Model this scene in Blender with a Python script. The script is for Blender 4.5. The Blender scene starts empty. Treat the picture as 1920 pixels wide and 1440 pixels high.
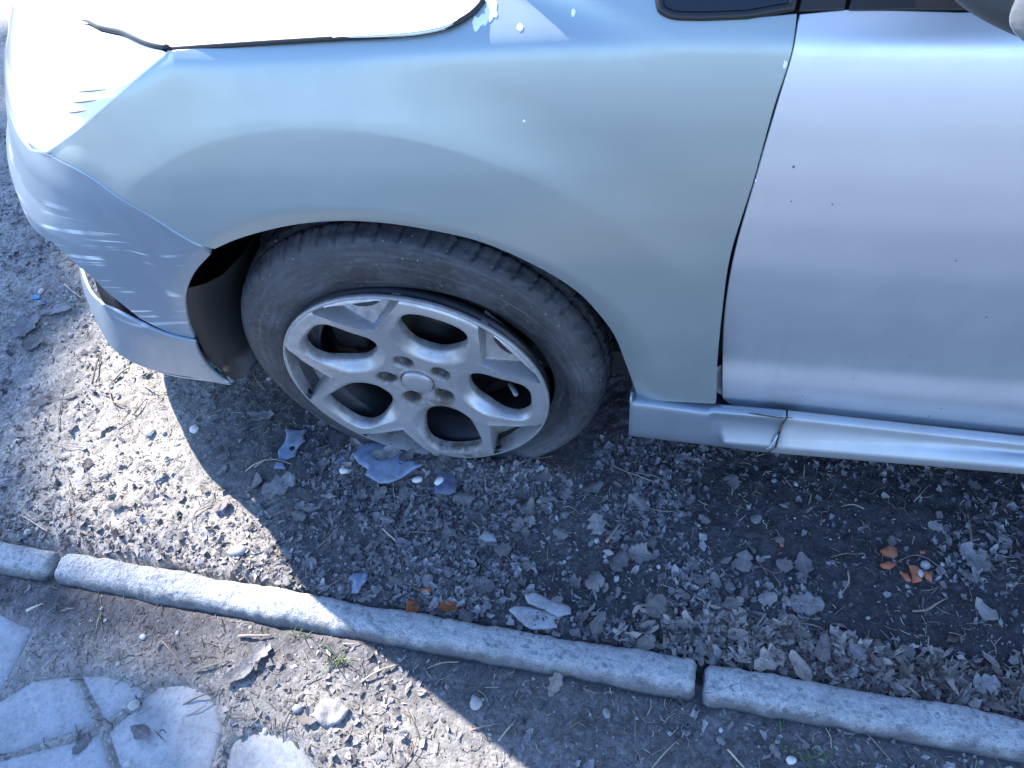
import bpy, bmesh, math, random
import numpy as np
from mathutils import Vector, Matrix, Euler
from mathutils.geometry import delaunay_2d_cdt

SC = bpy.context.scene
COL = SC.collection
# ------------------------------------------------------------------ camera, sky, sun, exposure
cd = bpy.data.cameras.new('camera'); cam = bpy.data.objects.new('camera', cd); COL.objects.link(cam)
cam.location = (0.40212, -0.68386, 1.25954)
cam.rotation_euler = (math.radians(36.1055), math.radians(5.8708), math.radians(10.1590))
cd.sensor_fit = 'HORIZONTAL'; cd.sensor_width = 36.0; cd.lens = 36.0*1413.34/1920
cd.clip_start = .02; cd.clip_end = 900
SC.camera = cam
SUN = Vector((-.90, .75, 1.0)).normalized()          # towards the sun: ahead of the car, on its far side
w = bpy.data.worlds.new('World'); SC.world = w; w.use_nodes = True
nt = w.node_tree; nt.nodes.clear()
sky = nt.nodes.new('ShaderNodeTexSky'); sky.sky_type = 'NISHITA'; sky.sun_disc = False
sky.sun_elevation = math.asin(SUN.z); sky.sun_rotation = math.atan2(SUN.x, SUN.y)
sky.air_density = 1.0; sky.dust_density = .1; sky.ozone_density = 4.5
bg = nt.nodes.new('ShaderNodeBackground'); bg.inputs['Strength'].default_value = .15
wo = nt.nodes.new('ShaderNodeOutputWorld')
tint = nt.nodes.new('ShaderNodeMix'); tint.data_type = 'RGBA'; tint.blend_type = 'MULTIPLY'; tint.inputs['Factor'].default_value = 1.0
tint.inputs['B'].default_value = (.95, .98, 1.08, 1)               # the phone's cool white balance
nt.links.new(sky.outputs[0], tint.inputs['A']); nt.links.new(tint.outputs['Result'], bg.inputs['Color']); nt.links.new(bg.outputs[0], wo.inputs['Surface'])
ld = bpy.data.lights.new('sun', 'SUN'); ld.energy = 4.7; ld.angle = math.radians(.53); ld.color = (1.0, .955, .90)
lo = bpy.data.objects.new('sun', ld); COL.objects.link(lo); lo.rotation_euler = SUN.to_track_quat('Z', 'Y').to_euler()
lo.location = (-6, 5, 7)
SC.view_settings.view_transform = 'Standard'; SC.view_settings.look = 'None'
SC.view_settings.exposure = 1.95; SC.view_settings.gamma = 1.0; SC.view_settings.use_curve_mapping = False
SC.render.engine = 'CYCLES'
SC.cycles.use_denoising = True
SC.cycles.max_bounces = 6; SC.cycles.diffuse_bounces = 3; SC.cycles.glossy_bounces = 4

rng = np.random.default_rng(7); random.seed(7)

# ------------------------------------------------------------------ noise
def _hash(ix, iy, seed):
    n = (ix.astype(np.int64)*374761393+iy.astype(np.int64)*668265263+seed*1442695041) & 0xFFFFFFFF
    n = ((n ^ (n >> 13))*1274126177) & 0xFFFFFFFF
    return ((n ^ (n >> 16)) & 0xFFFF)/65535.0
def vnoise(x, y, seed=0):
    ix, iy = np.floor(x), np.floor(y); fx, fy = x-ix, y-iy
    fx = fx*fx*fx*(fx*(fx*6-15)+10); fy = fy*fy*fy*(fy*(fy*6-15)+10)
    a = _hash(ix, iy, seed); b = _hash(ix+1, iy, seed); c = _hash(ix, iy+1, seed); d = _hash(ix+1, iy+1, seed)
    return (a*(1-fx)+b*fx)*(1-fy)+(c*(1-fx)+d*fx)*fy
def fbm(x, y, f, o=4, seed=0, g=.5):
    v = 0; a = 1.; t = 0.
    for k in range(o):
        v = v+a*vnoise(x*f*2**k+17.3*k, y*f*2**k+9.1*k, seed+k); t += a; a *= g
    return v/t
def smooth_curve(P, step, closed=False):
    P = np.array(P, float); n = len(P); out = []
    segs = n if closed else n-1
    for i in range(segs):
        p1, p2 = P[i], P[(i+1) % n]
        p0 = P[(i-1) % n] if (closed or i > 0) else 2*p1-p2
        p3 = P[(i+2) % n] if (closed or i+2 < n) else 2*p2-p1
        m = max(1, int(np.ceil(np.linalg.norm(p2-p1)/step)))
        # centripetal Catmull-Rom keeps uneven knots from overshooting
        d1, d2, d3 = [max(1e-6, np.linalg.norm(q)**.5) for q in (p1-p0, p2-p1, p3-p2)]
        m1 = (p2-p1)-(p2-p0)*(d2/(d1+d2))*0+0
        t1 = ((p1-p0)/d1-(p2-p0)/(d1+d2)+(p2-p1)/d2)*d2
        t2 = ((p2-p1)/d2-(p3-p1)/(d2+d3)+(p3-p2)/d3)*d2
        for k in range(m):
            t = k/m
            out.append((2*t**3-3*t**2+1)*p1+(t**3-2*t**2+t)*t1+(-2*t**3+3*t**2)*p2+(t**3-t**2)*t2)
    if not closed: out.append(P[-1])
    return np.array(out)
def straight(P, step):
    P = np.array(P, float); out = []
    for a, b in zip(P[:-1], P[1:]):
        m = max(1, int(np.ceil(np.linalg.norm(b-a)/step)))
        out += [a+(b-a)*k/m for k in range(m)]
    out.append(P[-1]); return np.array(out)
def inside(poly, pts):
    x, y = pts[:, 0], pts[:, 1]; c = np.zeros(len(pts), bool); n = len(poly)
    for i in range(n):
        x1, y1 = poly[i]; x2, y2 = poly[(i+1) % n]
        if y1 == y2: continue
        t = ((y1 > y) != (y2 > y)) & (x < (x2-x1)*(y-y1)/(y2-y1)+x1); c ^= t
    return c
def edge_dist(poly, pts, closed=True):
    a = poly; b = np.roll(poly, -1, 0)
    if not closed: a, b = poly[:-1], poly[1:]
    best = np.full(len(pts), 9.)
    for p, q in zip(a, b):
        d = q-p; L = max(1e-12, d@d); t = np.clip(((pts-p)@d)/L, 0, 1)
        best = np.minimum(best, np.hypot(*(pts-p-t[:, None]*d).T))
    return best

# ---- car body surface: a plan curve (u = distance along the flank, negative round the nose) and an inset o(u, z) ----
PA, PB, PU = .55, .90, -.30
_th = np.linspace(0, np.pi/2, 400)
_px, _py = PU-PA*np.sin(_th), PB*(1-np.cos(_th))
_ps = np.concatenate([[0], np.cumsum(np.hypot(np.diff(_px), np.diff(_py)))])
UC = PU-_ps[-1]                                  # u of the car's centre line at the nose
AX, AZ = .012, .262                              # wheel arch centre
def sstep(a, b, x):
    t = np.clip((x-a)/(b-a), 0, 1); return t*t*(3-2*t)
def table(pts, sig):
    pts = np.array(pts, float); z = np.arange(-.1, 1.3, .002); v = np.interp(z, pts[:,0], pts[:,1])
    k = np.exp(-.5*(np.arange(-30, 31)*.002/sig)**2); k /= k.sum()
    v = np.convolve(np.pad(v, 30, mode='edge'), k, mode='valid')
    return lambda q: np.interp(q, z, v)
O_FENDER = table([(.1,.014),(.30,.010),(.40,.005),(.50,0),(.58,-.006),(.66,-.0095),(.72,-.0085),(.78,-.003),(.82,.003),(.856,.010),(1.2,.010)], .011)
O_DOOR = table([(.1,.030),(.24,.030),(.30,.027),(.352,.036),(.40,.026),(.45,.016),(.50,.007),(.58,-.005),(.66,-.0095),(.72,-.0085),(.78,-.003),(.82,.003),(.856,.010),(1.2,.010)], .011)
O_NOSE = table([(.05,.05),(.12,.02),(.2,.0),(.34,-.012),(.45,-.006),(.55,.0),(.62,.012),(.68,.036),(.73,.072),(.78,.115),(.84,.22),(1.2,.9)], .012)
def plan(u):
    u = np.asarray(u, float); s = np.clip(PU-u, 0, None)
    x = np.where(u > PU, u, np.interp(s, _ps, _px)); y = np.where(u > PU, 0, np.interp(s, _ps, _py))
    gx, gy = np.minimum(x-PU, 0)/PA**2, (y-PB)/PB**2
    n = np.hypot(gx, gy); return x, y, gx/n, gy/n
def inset(u, z, kind):
    u = np.asarray(u, float); z = np.asarray(z, float)
    zc = .856-.023*sstep(.35, -.15, u)-.25*np.clip(-.154-u, 0, .4)
    zz = z+(.856-zc)*sstep(.55, .84, z)
    base = (O_DOOR if kind == 'door' else O_FENDER)(zz)
    k = 1.15-.42*sstep(-.05, .05, u+2.6*(z-zc)-.36)+.25*sstep(.44, .60, u)
    k = k+1.9*sstep(-.15, -.26, u)
    dz = z-zc; base = base+k*.5*(dz+np.sqrt(dz*dz+.009**2)-.0012)
    w = sstep(-.22, -.55, u)
    base = base*(1-w)+O_NOSE(z)*w
    base = base-(.060*sstep(-.36, -.64, u)+.03*sstep(-.6, -.95, u))*np.interp(z, [.18,.3,.4,.47,.52,.56,.6,.65,.7], [1.35,1.25,1.05,1,.82,.5,.3,.12,0])
    if kind != 'door':
        r = np.hypot(u-AX, z-AZ); a = np.degrees(np.arctan2(z-AZ, u-AX))
        amp = .003+.0060*sstep(25, 80, a)*(1-.75*sstep(135, 185, a))
        tt = np.clip((.5*((r-.512)+np.sqrt((r-.512)**2+.009**2))-.0025)/.075, 0, 1); ramp = (1-tt)**2
        base = base-(amp*ramp+.006*np.clip((.512-r)/.11, 0, 1)*sstep(20, 75, a)*(1-.8*sstep(135, 185, a)))*sstep(.5, .1, w)+.008*np.clip((.408-r)/.04, 0, 2)**1.6*sstep(.8,.3,w)
        if kind == 'lip': base = base-.007+.09*sstep(-.42, -.72, u)*np.clip((z-.2)/.16, 0, 1.3)
    return base
def surf(u, z, kind='fender', depth=0.):
    x, y, nx, ny = plan(u); o = inset(u, z, kind)+depth
    return np.stack([x-nx*o, y-ny*o, np.broadcast_to(z, np.shape(x))+0*x], -1)
def surf_n(u, z, kind='fender'):
    e = 1e-3; u = np.asarray(u, float); z = np.asarray(z, float)
    a = surf(u+e, z, kind)-surf(u-e, z, kind); b = surf(u, z+e, kind)-surf(u, z-e, kind)
    n = np.cross(a, b); return n/np.linalg.norm(n, axis=-1, keepdims=True)
def bonnet_z(x, y):
    x = np.asarray(x, float); y = np.asarray(y, float)
    t = np.clip(-.05-x, 0, None); q = np.where(t < .36, .5*t*t, .0648+.2*(t-.36))
    return .847+.09*x-q+.08*(1-np.exp(-np.clip(y, 0, 1.8)*np.clip(1.8-y, 0, 1.8)/.36))

# measured outlines in metres: (u, z) on the flank, (x, y) on the bonnet and the ground
BAKED = {"fender_top": [[-0.1596, 0.8415], [-0.0812, 0.8462], [0.0494, 0.8536], [0.1094, 0.8569], [0.1443, 0.8602], [0.1709, 0.865], [0.1929, 0.8726], [0.2059, 0.882]],
 "fender_belt": [[0.3733, 0.8868], [0.376, 0.8797], [0.387, 0.8745], [0.4093, 0.8729], [0.4576, 0.8737], [0.5012, 0.8758]],
 "fender_gap": [[0.5012, 0.8758], [0.5003, 0.8446], [0.4936, 0.7979], [0.4869, 0.7179], [0.4769, 0.6006], [0.48, 0.4892], [0.486, 0.3802], [0.4963, 0.2726]],
 "fender_bottom": [[0.4934, 0.2706], [0.3757, 0.264]],
 "fender_arch": [[0.3757, 0.264], [0.3564, 0.3446], [0.3382, 0.4203], [0.3166, 0.4711], [0.2898, 0.5203], [0.2381, 0.5739], [0.1751, 0.6151], [0.1097, 0.6322], [0.0556, 0.6393], [-0.0014, 0.639], [-0.0633, 0.629], [-0.1143, 0.6142], [-0.1693, 0.5938], [-0.2081, 0.5749]],
 "fender_bumper": [[-0.2081, 0.5749], [-0.2197, 0.5846], [-0.2479, 0.6086], [-0.2804, 0.6405], [-0.331, 0.6644], [-0.3839, 0.672], [-0.4729, 0.6645]],
 "fender_light": [[-0.4729, 0.6645], [-0.3454, 0.735], [-0.2446, 0.7944], [-0.1971, 0.8217], [-0.1596, 0.8415]],
 "door_gap": [[0.5054, 0.8753], [0.5038, 0.8465], [0.4984, 0.7996], [0.4913, 0.7247], [0.4837, 0.6002], [0.487, 0.4746], [0.4997, 0.3419], [0.5099, 0.2568]],
 "door_bottom": [[0.5099, 0.2568], [0.5232, 0.2417], [0.5485, 0.2365], [0.7105, 0.2264], [0.9551, 0.2175]],
 "door_belt": [[0.5054, 0.8753], [0.5449, 0.8772], [0.5957, 0.8757], [0.6399, 0.8745]],
 "bumper_top": [[-0.4793, 0.6595], [-0.3897, 0.6672], [-0.3362, 0.6597], [-0.2844, 0.6364], [-0.2518, 0.6043], [-0.2251, 0.5775], [-0.2209, 0.5625]],
 "bumper_arch": [[-0.2209, 0.5625], [-0.2665, 0.5212], [-0.3056, 0.4738], [-0.3397, 0.4177], [-0.3612, 0.3696], [-0.3717, 0.3291]],
 "lip_top": [[-0.3675, 0.329], [-0.4065, 0.3401], [-0.4645, 0.365], [-0.5248, 0.3541], [-0.7012, 0.2501]],
 "lip_arch": [[-0.3658, 0.3323], [-0.3765, 0.296], [-0.3813, 0.2495], [-0.3715, 0.2056], [-0.3641, 0.1951]],
 "lip_bottom": [[-0.3641, 0.1951], [-0.3937, 0.2024], [-0.4411, 0.2101], [-0.4924, 0.2291]],
 "slit_top": [[-0.4566, 0.3821], [-0.4818, 0.4236], [-0.497, 0.4554]],
 "light_low": [[-0.4801, 0.6649], [-0.5692, 0.6499], [-0.6157, 0.6494], [-0.6688, 0.6542]],
 "light_top": [[-0.162, 0.8401], [-0.1679, 0.8407], [-0.2145, 0.8348], [-0.2873, 0.8233], [-0.4126, 0.8027]],
 "bonnet_edge": [[-0.1653, 0.0352], [-0.0804, 0.0256], [0.0527, 0.0202], [0.1129, 0.0179], [0.1474, 0.0187], [0.1721, 0.0234], [0.1888, 0.034], [0.2, 0.0474]],
 "bonnet_front": [[-0.1653, 0.0352], [-0.2222, 0.0645], [-0.2952, 0.1076], [-0.3643, 0.1549]],
 "light_rt": [[-0.162, 0.8401], [-0.1997, 0.8202], [-0.2481, 0.7922], [-0.3511, 0.7321], [-0.4769, 0.6673]],
 "slit": [[-0.4545, 0.3825], [-0.4802, 0.4265], [-0.4953, 0.4583], [-0.5208, 0.4831], [-0.5462, 0.5023]],
 "g_shard1": [[-0.3358, 0.0403], [-0.3089, 0.0373], [-0.2872, 0.0412], [-0.2912, 0.0259], [-0.2798, 0.0125], [-0.293, -0.0064], [-0.2921, -0.0235], [-0.3099, -0.0327], [-0.3255, -0.0303], [-0.3281, -0.0163], [-0.3228, 0.0017], [-0.325, 0.0221]],
 "g_shard1b": [[-0.3226, -0.0413], [-0.3099, -0.0398], [-0.2981, -0.0539], [-0.3238, -0.0555]],
 "g_shard2": [[-0.1562, -0.0244], [-0.1521, 0.0085], [-0.1175, 0.0183], [-0.0816, 0.0182], [-0.0634, -0.0022], [-0.0671, -0.0165], [-0.0439, -0.0192], [-0.0167, -0.0283], [-0.0336, -0.0397], [-0.0534, -0.0582], [-0.0741, -0.0727], [-0.0912, -0.0735], [-0.1222, -0.0613], [-0.1237, -0.048], [-0.1448, -0.0368]],
 "g_shard3": [[0.0127, -0.007], [0.0308, -0.0212], [0.0497, -0.035], [0.0543, -0.066], [0.0447, -0.0711], [0.011, -0.0714], [0.0084, -0.0507], [0.0093, -0.0238]],
 "g_shard4": [[-0.0944, -0.2462], [-0.0839, -0.2363], [-0.0701, -0.2429], [-0.0679, -0.2559], [-0.0746, -0.2667], [-0.0761, -0.2784], [-0.0888, -0.2801], [-0.0894, -0.2622], [-0.1011, -0.2572]],
 "g_flat1": [[0.1919, -0.2707], [0.2011, -0.2616], [0.2255, -0.2597], [0.2475, -0.2628], [0.279, -0.2706], [0.2769, -0.2875], [0.2584, -0.2947], [0.2314, -0.2956], [0.2081, -0.2838]],
 "g_flat2": [[0.2133, -0.2426], [0.2306, -0.2338], [0.2567, -0.2428], [0.2945, -0.2515], [0.2959, -0.262], [0.2759, -0.2701], [0.2438, -0.259], [0.2215, -0.254]],
 "g_stone": [[0.1109, -0.1431], [0.1236, -0.1237], [0.1387, -0.1324], [0.1465, -0.1471], [0.1255, -0.1499]],
 "g_brick1": [[0.8022, -0.077], [0.8174, -0.0662], [0.8282, -0.0703], [0.8288, -0.0831], [0.8221, -0.0889], [0.8057, -0.0846]],
 "g_brick2": [[0.7982, -0.1048], [0.8129, -0.0965], [0.8237, -0.0998], [0.8129, -0.1107], [0.8018, -0.1107]],
 "g_brick3": [[0.8249, -0.1154], [0.8357, -0.117], [0.8424, -0.13], [0.8343, -0.1296]],
 "g_brick4": [[0.8401, -0.1023], [0.8551, -0.1034], [0.8588, -0.1185], [0.859, -0.1277], [0.8436, -0.1313], [0.8442, -0.1143]],
 "g_brick5": [[0.8613, -0.1088], [0.8746, -0.1117], [0.8731, -0.1273], [0.8657, -0.1222]],
 "g_brick6": [[0.863, -0.0721], [0.8711, -0.0694], [0.8694, -0.0761], [0.8638, -0.0769]],
 "g_brick7": [[0.6356, -0.0893], [0.6421, -0.0884], [0.6413, -0.0968], [0.6369, -0.0967]],
 "g_brick8": [[0.026, -0.2543], [0.0457, -0.2483], [0.0492, -0.256], [0.0379, -0.2624]],
 "g_chunk": [[-0.1001, -0.483], [-0.0906, -0.4567], [-0.062, -0.4495], [-0.0393, -0.4626], [-0.05, -0.486], [-0.0706, -0.4973]],
 "g_blue1": [[-1.1279, 0.3405], [-1.106, 0.3423], [-1.1039, 0.3348], [-1.1178, 0.3324]],
 "g_blue2": [[-1.1039, 0.3248], [-1.0846, 0.3323], [-1.0782, 0.3193], [-1.0953, 0.319]],
 "pts": {"L_rim1": [-0.1345, 0.0321],
 "L_rim2": [-0.171, 0.0149],
 "L_on2": [-0.0913, -0.0111],
 "L_r3": [-0.0502, 0.0049],
 "L_r4": [-0.0184, 0.0087],
 "L_r5": [0.0157, 0.0016],
 "P_on3": [0.0173, -0.0469],
 "P_2": [-0.0281, -0.0466],
 "P_3": [-0.1755, -0.0488],
 "L_w": [-0.2975, -0.0936],
 "L_s": [-0.1927, -0.1007],
 "L_tip": [-0.1826, -0.0303],
 "L_oak": [0.5666, -0.2308],
 "L_pale": [0.6766, -0.1912],
 "L_right": [0.9449, -0.0755],
 "L_strip": [0.873, -0.2635],
 "L_b": [0.6147, -0.2885],
 "L_b2": [0.6602, -0.2928],
 "L_silver": [0.9308, -0.2774],
 "L_p7": [0.2853, -0.377],
 "L_br1": [0.0264, -0.2848],
 "L_br2": [0.0879, -0.2792],
 "T_g1": [-0.0868, -0.393],
 "T_g2": [-0.1615, -0.3649],
 "T_g3": [0.6765, -0.4239],
 "T_g4": [-0.5526, -0.3768],
 "T_g5": [-0.2072, -0.2768],
 "T_g6": [0.6357, -0.4085],
 "P_c8": [0.6477, -0.4273],
 "P_c6": [-0.126, -0.4761],
 "P_c6b": [-0.4107, -0.5132],
 "P_c7": [0.1644, -0.4234],
 "L_left": [-1.0463, 0.3063],
 "L_left2": [-1.0906, 0.2483],
 "L_left3": [-1.0411, 0.2005],
 "L_c6": [-0.2237, -0.4014],
 "L_c6b": [-0.2422, -0.4369],
 "L_kb": [-0.427, -0.3208],
 "P_l1": [-0.5322, 0.0147],
 "P_l2": [-0.6279, -0.0032],
 "S_c": [-0.3312, -0.2316],
 "W1": [-0.3542, -0.0423],
 "L_c4": [-0.3965, 0.0619],
 "L_c4b": [-0.3069, 0.015]}, "twigs": [[[-0.385, -0.0657], [-0.374, -0.0531], [-0.3542, -0.0423], [-0.3221, -0.0356], [-0.2912, -0.0404]], [[0.8395, -0.1785], [0.8585, -0.1758], [0.876, -0.163], [0.8937, -0.1501]], [[0.596, -0.2413], [0.6045, -0.2268], [0.6117, -0.2154]], [[0.7869, -0.2792], [0.8161, -0.2935], [0.8348, -0.3064], [0.8608, -0.3166]], [[0.7192, -0.1034], [0.7397, -0.0951], [0.7657, -0.09]], [[0.649, -0.2263], [0.6711, -0.2237], [0.6984, -0.2236]], [[0.9493, 0.0069], [0.946, -0.0237], [0.9445, -0.0516]], [[0.4789, -0.2207], [0.4882, -0.2345], [0.4988, -0.248]], [[0.4955, -0.1999], [0.5192, -0.2135]], [[0.5909, -0.1394], [0.6055, -0.1358], [0.6271, -0.1446], [0.652, -0.1279]], [[0.5563, -0.4273], [0.5692, -0.44], [0.5832, -0.451]], [[-0.326, -0.4466], [-0.2999, -0.4338], [-0.2722, -0.4207]], [[-0.2734, -0.3781], [-0.2448, -0.3739], [-0.2136, -0.3679]], [[-0.412, -0.4201], [-0.4113, -0.4076], [-0.36, -0.4353]], [[-0.8055, -0.2191], [-0.7641, -0.2332], [-0.7235, -0.2469]], [[-0.3296, -0.4992], [-0.3039, -0.4839], [-0.2657, -0.4666]], [[-0.5865, -0.2603], [-0.5885, -0.2422]], [[-0.6945, -0.392], [-0.6818, -0.3851], [-0.6709, -0.3752]], [[-0.0714, -0.1508], [-0.054, -0.1629], [-0.034, -0.1755]], [[0.1627, -0.4632], [0.1892, -0.4524], [0.2121, -0.4449]], [[0.2099, -0.4712], [0.2209, -0.454], [0.2308, -0.438]], [[0.3161, -0.4351], [0.3261, -0.427], [0.3368, -0.4196]], [[0.3416, -0.1265], [0.3548, -0.1007], [0.3641, -0.082]], [[-0.0341, -0.4199], [-0.0144, -0.4026], [0.02, -0.3815]], [[0.4463, -0.4707], [0.4633, -0.4484], [0.4831, -0.4253]], [[-0.7743, 0.0865], [-0.7513, 0.0602], [-0.7314, 0.0436]], [[-0.7513, 0.0602], [-0.7311, 0.0553], [-0.7143, 0.0525]], [[-0.7821, 0.1175], [-0.772, 0.1409], [-0.7636, 0.1594]], [[-1.0725, 0.3934], [-1.0329, 0.3693], [-0.9934, 0.3488]], [[-0.5062, 0.0681], [-0.5199, 0.0897], [-0.5215, 0.1274]], [[-0.6974, 0.1091], [-0.6696, 0.0975], [-0.629, 0.0946]], [[-0.3698, -0.0552], [-0.3484, -0.0403], [-0.3188, -0.0368], [-0.29, -0.0416]], [[-0.8296, 0.1052], [-0.8421, 0.1439], [-0.8577, 0.1888]], [[-0.6855, 0.0347], [-0.6782, 0.054], [-0.6739, 0.0756]]],
 "chips": [[0.2114, 0.8763], [0.1967, 0.8672], [0.2031, 0.8701], [0.2947, 0.8766], [0.242, 0.8656], [0.2433, 0.779], [0.4975, 0.8385], [0.4896, 0.7146]],
 "slabs": [[[-0.7547, -0.4019], [-0.6721, -0.42], [-0.6667, -0.5362], [-0.912, -0.5964], [-1.0914, -0.375]], [[-0.6614, -0.5443], [-0.6215, -0.505], [-0.5475, -0.4848], [-0.4588, -0.5532], [-0.6094, -0.6235], [-0.7396, -0.6624], [-0.7716, -0.5746]], [[-0.5396, -0.4817], [-0.4742, -0.4737], [-0.4193, -0.485], [-0.4091, -0.501], [-0.4513, -0.5503]], [[-0.4015, -0.4998], [-0.3839, -0.4778], [-0.3333, -0.4666], [-0.283, -0.4781], [-0.2454, -0.5262], [-0.2397, -0.5891], [-0.226, -0.6686], [-0.3191, -0.6843], [-0.4397, -0.5585]], [[-0.613, -0.6338], [-0.4537, -0.5624], [-0.3276, -0.6858], [-0.4599, -0.7648], [-0.6872, -0.7466], [-0.7332, -0.6711]], [[-0.2157, -0.5774], [-0.2188, -0.5366], [-0.1798, -0.5158], [-0.112, -0.5213], [-0.0686, -0.5535], [-0.0194, -0.6336], [-0.1925, -0.6629]]]}

# ------------------------------------------------------------------ linking helpers
def link(name, me, mat=None, parent=None, label=None, cat=None, group=None, kind=None):
    o = bpy.data.objects.new(name, me); COL.objects.link(o)
    if mat is not None and me is not None and not len(me.materials): me.materials.append(mat)
    if parent is not None:
        o.parent = parent; o.matrix_parent_inverse = ROOT_INV.get(parent.name, Matrix())
    if label: o['label'] = label
    if cat: o['category'] = cat
    if group: o['group'] = group
    if kind: o['kind'] = kind
    return o
ROOT_INV = {}
def empty(name, loc, **k):
    o = link(name, None, **k); o.empty_display_size = .1
    if o.parent is None:
        o.location = loc; ROOT_INV[o.name] = Matrix.Translation(Vector(loc)).inverted()
    else:
        o.location = loc; ROOT_INV[o.name] = Matrix.Translation(Vector(loc)).inverted()
    return o
def mesh(name, v, f, smooth=True):
    me = bpy.data.meshes.new(name); me.from_pydata([tuple(map(float, q)) for q in v], [], [tuple(int(i) for i in q) for q in f]); me.update()
    if smooth: me.polygons.foreach_set('use_smooth', [True]*len(me.polygons))
    return me
def mesh_np(name, v, tris=None, quads=None, smooth=True):
    """fast path for big numpy meshes"""
    me = bpy.data.meshes.new(name); v = np.asarray(v, np.float32)
    fs = []; 
    if quads is not None and len(quads): fs.append((np.asarray(quads, np.int32), 4))
    if tris is not None and len(tris): fs.append((np.asarray(tris, np.int32), 3))
    nl = sum(a.size for a, _ in fs); nf = sum(len(a) for a, _ in fs)
    me.vertices.add(len(v)); me.vertices.foreach_set('co', v.ravel())
    me.loops.add(nl); me.loops.foreach_set('vertex_index', np.concatenate([a.ravel() for a, _ in fs]))
    me.polygons.add(nf)
    tot = np.concatenate([np.full(len(a), n, np.int32) for a, n in fs]); st = np.concatenate([[0], np.cumsum(tot)[:-1]]).astype(np.int32)
    me.polygons.foreach_set('loop_start', st)
    me.update(calc_edges=True); me.validate()
    me.polygons.foreach_set('use_smooth', np.full(nf, smooth))
    return me
def attr(me, name, vals):
    a = me.attributes.new(name, 'FLOAT', 'POINT'); a.data.foreach_set('value', np.asarray(vals, np.float32))
def uv_from(me, uvs):
    l = me.uv_layers.new(name='surf'); idx = np.zeros(len(me.loops), np.int32); me.loops.foreach_get('vertex_index', idx)
    l.data.foreach_set('uv', np.asarray(uvs, np.float32)[idx].ravel())
def cdt_fill(poly, grid, holes=(), gap=.45, extra=None):
    """triangles that fill a polygon, with grid points inside; returns 2-D verts, faces"""
    poly = np.asarray(poly, float); gx, gy = grid if hasattr(grid, '__len__') else (grid, grid)
    lo_, hi_ = poly.min(0), poly.max(0)
    X, Y = np.meshgrid(np.arange(lo_[0]+gx/2, hi_[0], gx), np.arange(lo_[1]+gy/2, hi_[1], gy))
    pts = np.stack([X.ravel(), Y.ravel()], 1)
    if extra is not None: pts = np.concatenate([pts, extra])
    pts = pts[inside(poly, pts)]; pts = pts[edge_dist(poly, pts) > gap*min(gx, gy)]
    for h in holes: pts = pts[~inside(h, pts)]; pts = pts[edge_dist(h, pts) > gap*min(gx, gy)]
    V = [tuple(q) for q in poly]; E = [(i, (i+1) % len(poly)) for i in range(len(poly))]
    for h in holes:
        b = len(V); V += [tuple(q) for q in h]; E += [(b+i, b+(i+1) % len(h)) for i in range(len(h))]
    V += [tuple(q) for q in pts]
    r = delaunay_2d_cdt([Vector(q) for q in V], E, [], 1, 1e-7)
    v = np.array([tuple(q) for q in r[0]]); f = np.array([tuple(q) for q in r[2]], int)
    c = v[f].mean(1)
    keep = inside(poly, c)
    for h in holes: keep &= ~inside(h, c)
    f = f[keep]
    used = np.unique(f); m = -np.ones(len(v), int); m[used] = np.arange(len(used))
    v, f = v[used], m[f]
    a = v[f]; area = (a[:, 1, 0]-a[:, 0, 0])*(a[:, 2, 1]-a[:, 0, 1])-(a[:, 1, 1]-a[:, 0, 1])*(a[:, 2, 0]-a[:, 0, 0])
    f[area < 0] = f[area < 0][:, ::-1]
    return v, f
def border(f):
    e = {}
    for t in f:
        for a, b in ((t[0], t[1]), (t[1], t[2]), (t[2], t[0])):
            if (b, a) in e: e.pop((b, a))
            else: e[(a, b)] = 1
    return list(e)
def sheet(name, v2, f, P, N, mat, parent=None, lip=.012, back=.006, round_=.0015, **k):
    """a curved panel from a 2-D fill: analytic normals, rounded rim that turns inwards by `lip`"""
    n0 = len(v2); be = border(f)
    bi = sorted({i for e in be for i in e}); ring = {i: n0+j for j, i in enumerate(bi)}; ring2 = {i: n0+len(bi)+j for j, i in enumerate(bi)}
    # outward in-surface direction at rim vertices
    out = {i: np.zeros(3) for i in bi}
    for a, b in be:
        t = P[b]-P[a]; o = np.cross(t, N[a]); o /= max(1e-9, np.linalg.norm(o)); out[a] += o; out[b] += o
    O = np.array([out[i]/max(1e-9, np.linalg.norm(out[i])) for i in bi])
    A = P[bi]+O*round_*.7-N[bi]*round_; B = P[bi]+O*round_-N[bi]*lip
    V = np.concatenate([P, A, B]); F = [tuple(t) for t in f]
    for a, b in be:
        F.append((b, a, ring[a], ring[b])); F.append((ring[b], ring[a], ring2[a], ring2[b]))
    me = mesh(name, V, F)
    NA = N[bi]*.7+O*.7; NB = O
    VN = np.concatenate([N, NA, NB]); VN /= np.linalg.norm(VN, axis=1, keepdims=True)
    me.normals_split_custom_set_from_vertices([tuple(q) for q in VN])
    uv_from(me, np.concatenate([v2, v2[bi], v2[bi]]))
    return link(name, me, mat, parent, **k)
def dedupe(poly, d=.0012):
    out = [poly[0]]
    for q in poly[1:]:
        if np.linalg.norm(q-out[-1]) > d: out.append(q)
    if np.linalg.norm(out[0]-out[-1]) < d: out.pop()
    return np.array(out)
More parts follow.
